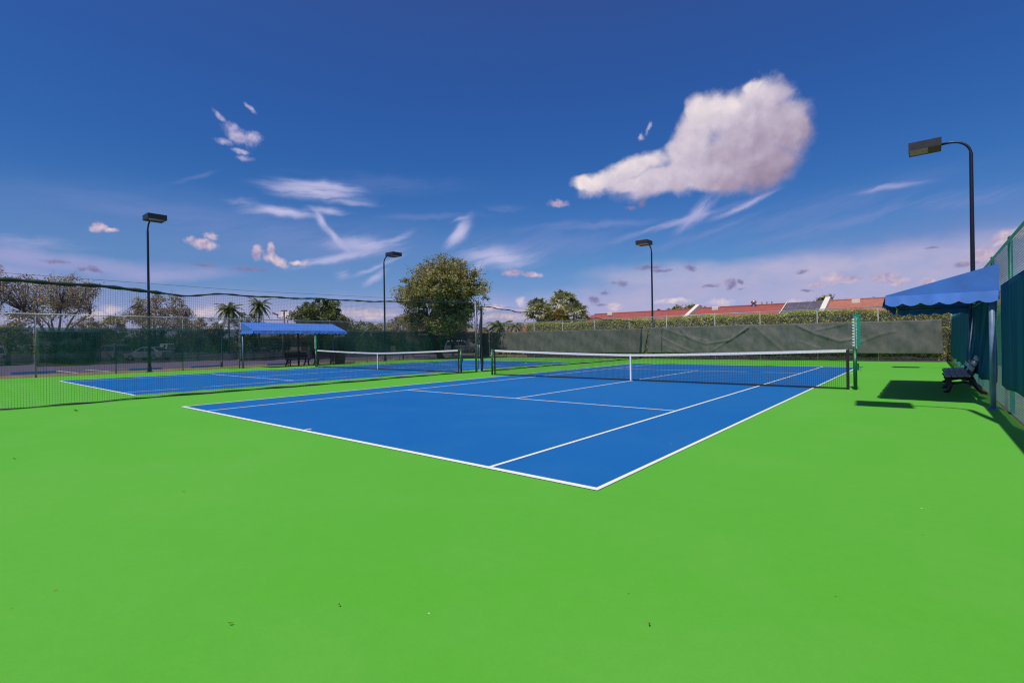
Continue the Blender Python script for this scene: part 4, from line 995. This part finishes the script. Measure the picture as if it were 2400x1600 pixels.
cb = N(t, 'ShaderNodeCombineXYZ'); L(AZ, cb.inputs[0]); L(EL, cb.inputs[1]); P0 = cb.outputs[0]
TINT = [(0.0, (0.3819,0.4280,0.8329,1)), (0.0357, (0.3819,0.4280,0.8329,1)), (0.0772, (0.2663,0.3084,0.5835,1)), (0.1391, (0.2292,0.2946,0.4747,1)), (0.2106, (0.1815,0.2968,0.4562,1)), (0.2808, (0.1481,0.2752,0.4651,1)), (0.3493, (0.1172,0.2645,0.4745,1)), (0.4251, (0.1060,0.2582,0.4868,1)), (0.5156, (0.1077,0.2562,0.5042,1)), (0.6006, (0.1180,0.2536,0.5073,1)), (0.6800, (0.1412,0.2592,0.5101,1)), (0.7537, (0.1638,0.2573,0.5012,1)), (1.0, (0.2640,0.2925,0.4200,1))]
tint = ramp(rng_(EL, -.02, .80), TINT)
sm = N(t, 'ShaderNodeMix', data_type='RGBA', blend_type='MULTIPLY'); sm.inputs[0].default_value = 1
L(sky.outputs[0], sm.inputs[6]); L(tint, sm.inputs[7])
# colour correction by height is multiplied by 2 so that the ramp can also brighten
s2 = N(t, 'ShaderNodeMix', data_type='RGBA', blend_type='MULTIPLY'); s2.inputs[0].default_value = 1; L(sm.outputs[2], s2.inputs[6]); s2.inputs[7].default_value = (2, 2, 2, 1)
CLEAR = s2.outputs[2]

def make_warp(amp1, s1, amp2, s2_):
    v = P0
    for amp, s_, d_ in ((amp1, s1, 3.), (amp2, s2_, 4.)):
        wx = math_('MULTIPLY_ADD', noise_(DIR, s_, d_, .55), amp, -amp*.5)
        wy = math_('MULTIPLY_ADD', noise_(mapp(DIR, (3.1, 7.7, 1.3)), s_, d_, .55), amp, -amp*.5)
        c_ = N(t, 'ShaderNodeCombineXYZ'); L(wx, c_.inputs[0]); L(wy, c_.inputs[1])
        v = vmath('ADD', v, c_.outputs[0])
    return v

def ell(px, py, rx, ry):  # cloud places and sizes come from image pixels, turned into azimuth and elevation
    a0, e0 = azel(px, py); return a0, e0, abs(azel(px+(rx if px < 1200 else -rx), py)[0]-a0), abs(azel(px, py-ry)[1]-e0)
def lobe(P, px, py, rx, ry, ang=0.):
    """elliptical distance from the centre of a cloud lobe: 0 at the centre, 1 at its rim"""
    a0, e0, wx, wy = ell(px, py, rx, ry)
    if abs(ang) < 9:
        n = N(t, 'ShaderNodeVectorMath', operation='MULTIPLY_ADD'); L(P, n.inputs[0]); n.inputs[1].default_value = (1/wx, 1/wy, 0); n.inputs[2].default_value = (-a0/wx, -e0/wy, 0)
        return vmath('LENGTH', n.outputs[0])
    c, s_ = math.cos(R(ang)), math.sin(R(ang)); d = vmath('SUBTRACT', P, (a0, e0, 0))
    u = vmath('DOT_PRODUCT', d, (c/wx, s_/wx, 0)); v = vmath('DOT_PRODUCT', d, (-s_/wy, c/wy, 0))
    return math_('SQRT', math_('MULTIPLY_ADD', u, u, math_('MULTIPLY', v, v)))
def inside(b, tile, k=1.45):
    a0, e0, wx, wy = ell(*b[:4]); ang = R(b[4] if len(b) > 4 else 0); c, s_ = abs(math.cos(ang)), abs(math.sin(ang))
    hx, hy = k*(wx*c+wy*s_)+.03, k*(wx*s_+wy*c)+.03
    return a0+hx > tile[0] and a0-hx < tile[1] and e0+hy > tile[2] and e0-hy < tile[3]
B0, B1, B2 = rgb(190, 190, 226), rgb(168, 170, 214), rgb(126, 144, 200)
# thin high sheets low on the right and on the left: lobes, colour, amount, edge from, edge to, raggedness
SHEETS = [([(2300, 540, 640, 70, 6)], rgb(122, 132, 190), .40, 0, .9, .5), ([(500, 580, 900, 170, 0)], rgb(112, 142, 196), .38, 0, .9, .4),
    ([(2120, 900, 1180, 352, 0)], rgb(178, 174, 208), .92, -.03, .16, .22), ([(1600, 640, 320, 40, 4), (1900, 620, 300, 30, 3)], rgb(192, 184, 212), .55, 0, .8, .7),
    ([(130, 612, 480, 34, -5), (-60, 650, 420, 60, 0), (380, 640, 240, 26, -6)], rgb(162, 164, 210), .80, -.05, .8, .8), ([(820, 770, 900, 100, 0)], rgb(172, 170, 208), .75, 0, .6, .4)]
# drawn-out ice streaks: place, size, slant, amount, brushed pattern, colour, threshold
STREAKS = [(735, 448, 170, 34, -2, .95, 'flat', B0, .34), (765, 434, 120, 20, -3, .8, 'flat', B0, .33), (820, 468, 100, 14, -1, .65, 'flat', B0, .42),
    (660, 500, 120, 20, 2, .9, 'flat', B0, .36), (770, 494, 80, 16, 4, .7, 'flat', B0, .4), (570, 474, 70, 16, -8, .55, 'flat', B0, .42),
    (752, 520, 56, 17, -60, .85, 'fall', B0, .34), (790, 560, 70, 16, -45, .9, 'fall', B0, .34),
    (850, 572, 140, 34, 8, .95, 'rise', B0, .34), (790, 604, 180, 16, 14, .85, 'rise', B0, .36), (930, 556, 80, 14, 24, .55, 'rise', B0, .42),
    (1076, 546, 66, 26, 48, .95, 'steep', B0, .33), (1080, 514, 40, 8, 12, .55, 'flat', B0, .4), (1170, 598, 150, 44, 8, .92, 'rise', B0, .33), (1110, 640, 66, 26, 50, .6, 'steep', B0, .4),
    (890, 622, 110, 12, 20, .65, 'rise', B0, .4), (800, 638, 40, 20, 20, .6, 'rise', B0, .4), (880, 650, 56, 16, 30, .65, 'rise', B0, .4),
    (1635, 500, 105, 26, 44, .92, 'steep', B1, .33), (1590, 522, 220, 15, 12, .75, 'rise', B1, .36), (1745, 482, 140, 12, 16, .85, 'rise', B1, .34),
    (1400, 528, 270, 20, 1, .5, 'flat', B2, .4), (1650, 548, 230, 18, 16, .5, 'rise', B2, .4), (2080, 442, 130, 13, 7, .75, 'flat', B1, .35),
    (2250, 470, 290, 44, 8, .42, 'rise', B2, .42), (1950, 530, 330, 30, 10, .45, 'rise', B2, .42), (1180, 487, 85, 14, -4, .45, 'flat', B2, .4),
    (460, 412, 105, 11, 24, .30, 'rise', B2, .4), (60, 570, 230, 24, 4, .6, 'flat', B1, .4), (1000, 505, 260, 16, 2, .28, 'flat', B2, .42),
    (330, 490, 420, 60, 4, .26, 'flat', B2, .36), (720, 570, 420, 90, 8, .34, 'rise', B2, .36), (1280, 570, 330, 60, 8, .36, 'rise', B2, .36), (900, 430, 330, 40, 3, .20, 'flat', B2, .38), (1900, 500, 420, 50, 10, .30, 'rise', B2, .38)]
CB = [(0., rgb(142, 126, 152)), (.3, rgb(170, 155, 178)), (.6, rgb(200, 190, 208)), (.85, rgb(226, 215, 222)), (1., rgb(244, 230, 228))]
CS = [(0., rgb(150, 136, 176)), (.45, rgb(188, 172, 200)), (1., rgb(236, 216, 214))]
CD = [(0., rgb(108, 106, 154)), (.6, rgb(136, 130, 170)), (1., rgb(168, 160, 192))]
CV = [(0., rgb(120, 124, 182)), (.5, rgb(168, 166, 206)), (1., rgb(212, 200, 218))]
CL = [(0., rgb(140, 130, 170)), (.4, rgb(178, 164, 194)), (1., rgb(224, 204, 212))]
CW = [(0., rgb(176, 162, 194)), (.4, rgb(208, 192, 208)), (1., rgb(244, 232, 228))]
# heaped clouds, lobes broken up by noise: scale, lobes, colours, edge, noise amount, amount, light gradient
CLOUDS = [
 ('b', [(1765, 300, 118, 104, 0), (1690, 268, 70, 56, 0), (1636, 262, 30, 40, 0), (1790, 232, 84, 46, 0), (1850, 300, 56, 80, 0), (1880, 302, 28, 40, 0), (1735, 390, 120, 70, 0), (1650, 380, 110, 62, 18),
   (1800, 388, 70, 54, 18), (1560, 418, 110, 38, 12), (1470, 405, 120, 32, 18), (1415, 425, 64, 28, 10), (1372, 430, 34, 18, 0), (1625, 320, 46, 60, 0), (1768, 206, 30, 22, 0), (1500, 432, 90, 22, 6), (1610, 418, 110, 36, 8), (1690, 425, 100, 30, 4), (1600, 350, 40, 50, 0)],
   CB, (-.20, .46), .72, 1., ((1775, 440), (1655, 225))),
 ('s', [(562, 320, 58, 26, -16), (545, 300, 26, 18, -20), (526, 332, 30, 11, 0), (588, 324, 34, 20, 0), (514, 271, 26, 9, -35), (586, 254, 24, 7, -35), (566, 354, 26, 9, 0), (575, 372, 26, 10, 0), (1520, 300, 18, 8, 60), (1502, 322, 9, 14, 0)],
   CV, (.0, .90), 1.25, .95, None),
 ('s', [(234, 532, 28, 13, -8), (258, 540, 26, 8, -6), (476, 570, 46, 18, -14), (498, 553, 22, 12, 0), (604, 592, 13, 22, 0), (632, 586, 12, 24, 0), (645, 608, 46, 14, -22), (700, 614, 30, 8, -5),
   (1310, 478, 32, 12, -5), (1204, 641, 28, 12, 0), (1248, 644, 34, 8, 4)], CS, (-.04, .72), 1.2, 1., None),
 ('s', [(1505, 474, 18, 14, 60), (1478, 488, 18, 7, 0), (130, 612, 52, 7, 6), (225, 632, 26, 8, -25), (196, 628, 20, 6, 0), (1525, 626, 48, 8, -6), (1550, 634, 36, 6, 0), (1618, 626, 24, 11, -22), (1452, 664, 26, 8, 0), (1418, 686, 15, 5, 0), (1395, 704, 24, 12, 0), (1410, 714, 24, 5, 0),
   (1668, 671, 30, 6, -6), (1714, 666, 18, 16, 30), (1734, 660, 12, 8, -40), (1735, 678, 14, 4, 0), (1878, 636, 26, 9, 0), (2185, 582, 22, 5, 0), (2258, 620, 28, 9, 0), (585, 630, 60, 7, 0), (480, 620, 44, 7, 0), (1895, 684, 20, 5, 0)],
   CD, (.0, .80), 1.3, .9, None),
 ('s', [(1955, 650, 38, 18, 0), (1992, 656, 36, 12, 0), (1915, 668, 26, 9, 0), (2070, 650, 46, 18, 0), (2108, 660, 34, 11, 0), (2180, 662, 32, 13, 0), (2300, 600, 60, 32, 0), (2350, 560, 40, 24, 40), (2395, 545, 44, 18, 0)], CL, (-.06, .66), 1.15, 1., None),
 ('s', [(1442, 718, 24, 12, 0), (1222, 708, 16, 13, 0), (1690, 708, 36, 11, 0), (1575, 705, 50, 9, 0), (1862, 710, 34, 10, 0), (265, 725, 34, 14, 0), (225, 738, 40, 14, 0), (480, 730, 60, 16, 0), (700, 738, 80, 16, 0), (860, 735, 90, 18, 0), (740, 722, 30, 10, 0),
   (1190, 742, 90, 10, 0), (1150, 722, 44, 9, 0), (1260, 728, 60, 8, 0), (40, 745, 60, 12, 0)], CW, (-.04, .74), 1.15, .85, None)]
SET = {'b': (27., 13., 1.9), 's': (70., 44., 1.8)}
def sky_tile(tile, clear):
    """the colour of one part of the sky, holding only the clouds that reach into it"""
    col = clear; C = {}
    def get(k, f):
        if k not in C: C[k] = f()
        return C[k]
    def field(P, blobs):
        acc = None
        for b in blobs:
            f = math_('SUBTRACT', 1., lobe(P, *b)); acc = f if acc is None else math_('SMOOTH_MAX', acc, f, .18)
        return acc
    for blobs, c, amt, lo, hi, na in SHEETS:
        bl = [b for b in blobs if inside(b, tile, 1.2)]
        if not bl: continue
        sn = get('sheet', lambda: noise_(mapp(DIR, scale=(1, 1, 3.2)), 5., 5., .55)); fn = get('fine', lambda: noise_(mapp(DIR, scale=(1, 1, 2.4)), 16., 5., .6))
        f = math_('ADD', field(get('PW', lambda: make_warp(.05, 5., .012, 24.)), bl), math_('MULTIPLY', math_('SUBTRACT', sn, .5), na))
        a = math_('MINIMUM', math_('MULTIPLY', rng_(f, lo, hi, 0., amt, True), rng_(fn, .25, .75, .62, 1.14)), 1.); col = mixc(a, col, c)
    for px, py, rx, ry, ang, amt, key, c, thr in STREAKS:
        if not inside((px, py, rx, ry, ang), tile, 1.02): continue
        SP = get('SP', lambda: make_warp(.030, 7., .010, 30.)); a_, fu, fv = {'flat': (3, 8., 60.), 'rise': (16, 8., 60.), 'steep': (44, 11., 60.), 'fall': (-52, 11., 60.)}[key]
        br = get('br'+key, lambda: noise_(mapp(SP, (0, 0, 0), (1/fu, 1/fv, 1), R(a_), 'TEXTURE'), 1., 5., .66))
        msk = rng_(lobe(SP, px, py, rx, ry, ang), .0, 1., 1., 0., True); nn = math_('MULTIPLY_ADD', msk, .26, br)
        a = math_('MULTIPLY', math_('MULTIPLY', msk, rng_(nn, thr+.02, thr+.46, 0., 1., True)), min(1., amt*1.15)); col = mixc(a, col, c)
    for key, blobs, cols, edge, na, amt, grad in CLOUDS:
        bl = [b for b in blobs if inside(b, tile)]
        if not bl: continue
        n_s, detail, relief = SET[key]
        P = get('W'+key, (lambda: make_warp(.032, 12., .012, 44.)) if key == 'b' else (lambda: make_warp(.013, 26., .008, 90.)))
        nz_ = get('n'+key, lambda: noise_(DIR, n_s, 7., .64)); d1 = get('1'+key, lambda: noise_(P, detail, 4., .5))
        d2 = get('2'+key, lambda: noise_(mapp(P, (-.10/detail, .20/detail, 0)), detail, 4., .5)); big = get('g'+key, lambda: noise_(P, detail*.38, 2., .5))
        a = rng_(math_('ADD', field(P, bl), math_('MULTIPLY', math_('SUBTRACT', nz_, .52), na)), edge[0], edge[1], 0., amt, True)
        sh = math_('ADD', math_('MULTIPLY_ADD', math_('SUBTRACT', d1, d2), relief, .5), math_('MULTIPLY', math_('SUBTRACT', big, .5), 1.0))
        if grad:
            (gx, gy), (hx, hy) = azel(*grad[0]), azel(*grad[1]); dx, dy = hx-gx, hy-gy; q = dx*dx+dy*dy
            gr = vmath('DOT_PRODUCT', vmath('SUBTRACT', P0, (gx, gy, 0)), (dx/q, dy/q, 0)); sh = math_('ADD', math_('MULTIPLY', sh, .6), rng_(gr, 0., 1., -.06, .52))
        col = mixc(a, col, ramp(sh, cols))
    b = N(t, 'ShaderNodeBackground'); b.inputs[1].default_value = STR; L(col, b.inputs[0]); return b.outputs[0]
def split(fac, a, b):
    m = N(t, 'ShaderNodeMixShader'); L(fac, m.inputs[0]); L(a, m.inputs[1]); L(b, m.inputs[2]); return m.outputs[0]
AC = -YAW; AW = 1.36; EM = .272; AM = azel(1130, 600)[0]
up = math_('GREATER_THAN', EL, EM); rt = math_('GREATER_THAN', AZ, AM)
dA = vmath('DOT_PRODUCT', DIR, (-math.sin(YAW), math.cos(YAW), 0)); front = math_('MULTIPLY', math_('GREATER_THAN', dA, math.cos(AW)*.9), math_('GREATER_THAN', EL, -.06))
low = split(rt, sky_tile((AC-AW, AM, -.06, EM), CLEAR), sky_tile((AM, AC+AW, -.06, EM), CLEAR))
high = split(rt, sky_tile((AC-AW, AM, EM, 1.5), CLEAR), sky_tile((AM, AC+AW, EM, 1.5), CLEAR))
bg0 = N(t, 'ShaderNodeBackground'); bg0.inputs[1].default_value = STR; L(CLEAR, bg0.inputs[0])
final = split(front, bg0.outputs[0], split(up, low, high))
L(final, wout.inputs[0])
world.cycles.sampling_method = 'NONE'

# ---------------------------------------------------------------- sun, camera, render settings
ld = bpy.data.lights.new('sun', 'SUN'); ld.energy = 3.9; ld.angle = R(.53); ld.color = (1., .95, .87)
lo = bpy.data.objects.new('sun', ld); COL.objects.link(lo); lo.rotation_euler = (-SUN).to_track_quat('-Z', 'Y').to_euler(); lo.location = (0, -20, 40)
cd = bpy.data.cameras.new('camera'); co = bpy.data.objects.new('camera', cd); COL.objects.link(co)
cd.sensor_fit = 'HORIZONTAL'; cd.sensor_width = 36; cd.lens = 36*FPX/2400; cd.clip_start = .05; cd.clip_end = 5000
co.matrix_world = Matrix(((_r.x, _u.x, -_f.x, CAM.x), (_r.y, _u.y, -_f.y, CAM.y), (_r.z, _u.z, -_f.z, CAM.z), (0, 0, 0, 1)))
sc.camera = co
vs = sc.view_settings; vs.view_transform = 'Standard'; vs.look = 'None'; vs.exposure = 0; vs.gamma = 1; vs.use_curve_mapping = False
cy = sc.cycles; cy.max_bounces = 6; cy.transparent_max_bounces = 24; cy.diffuse_bounces = 2; cy.glossy_bounces = 2; cy.transmission_bounces = 3
cy.filter_width = 1.2; cy.use_denoising = True; cy.caustics_reflective = False; cy.caustics_refractive = False; cy.sample_clamp_indirect = 6
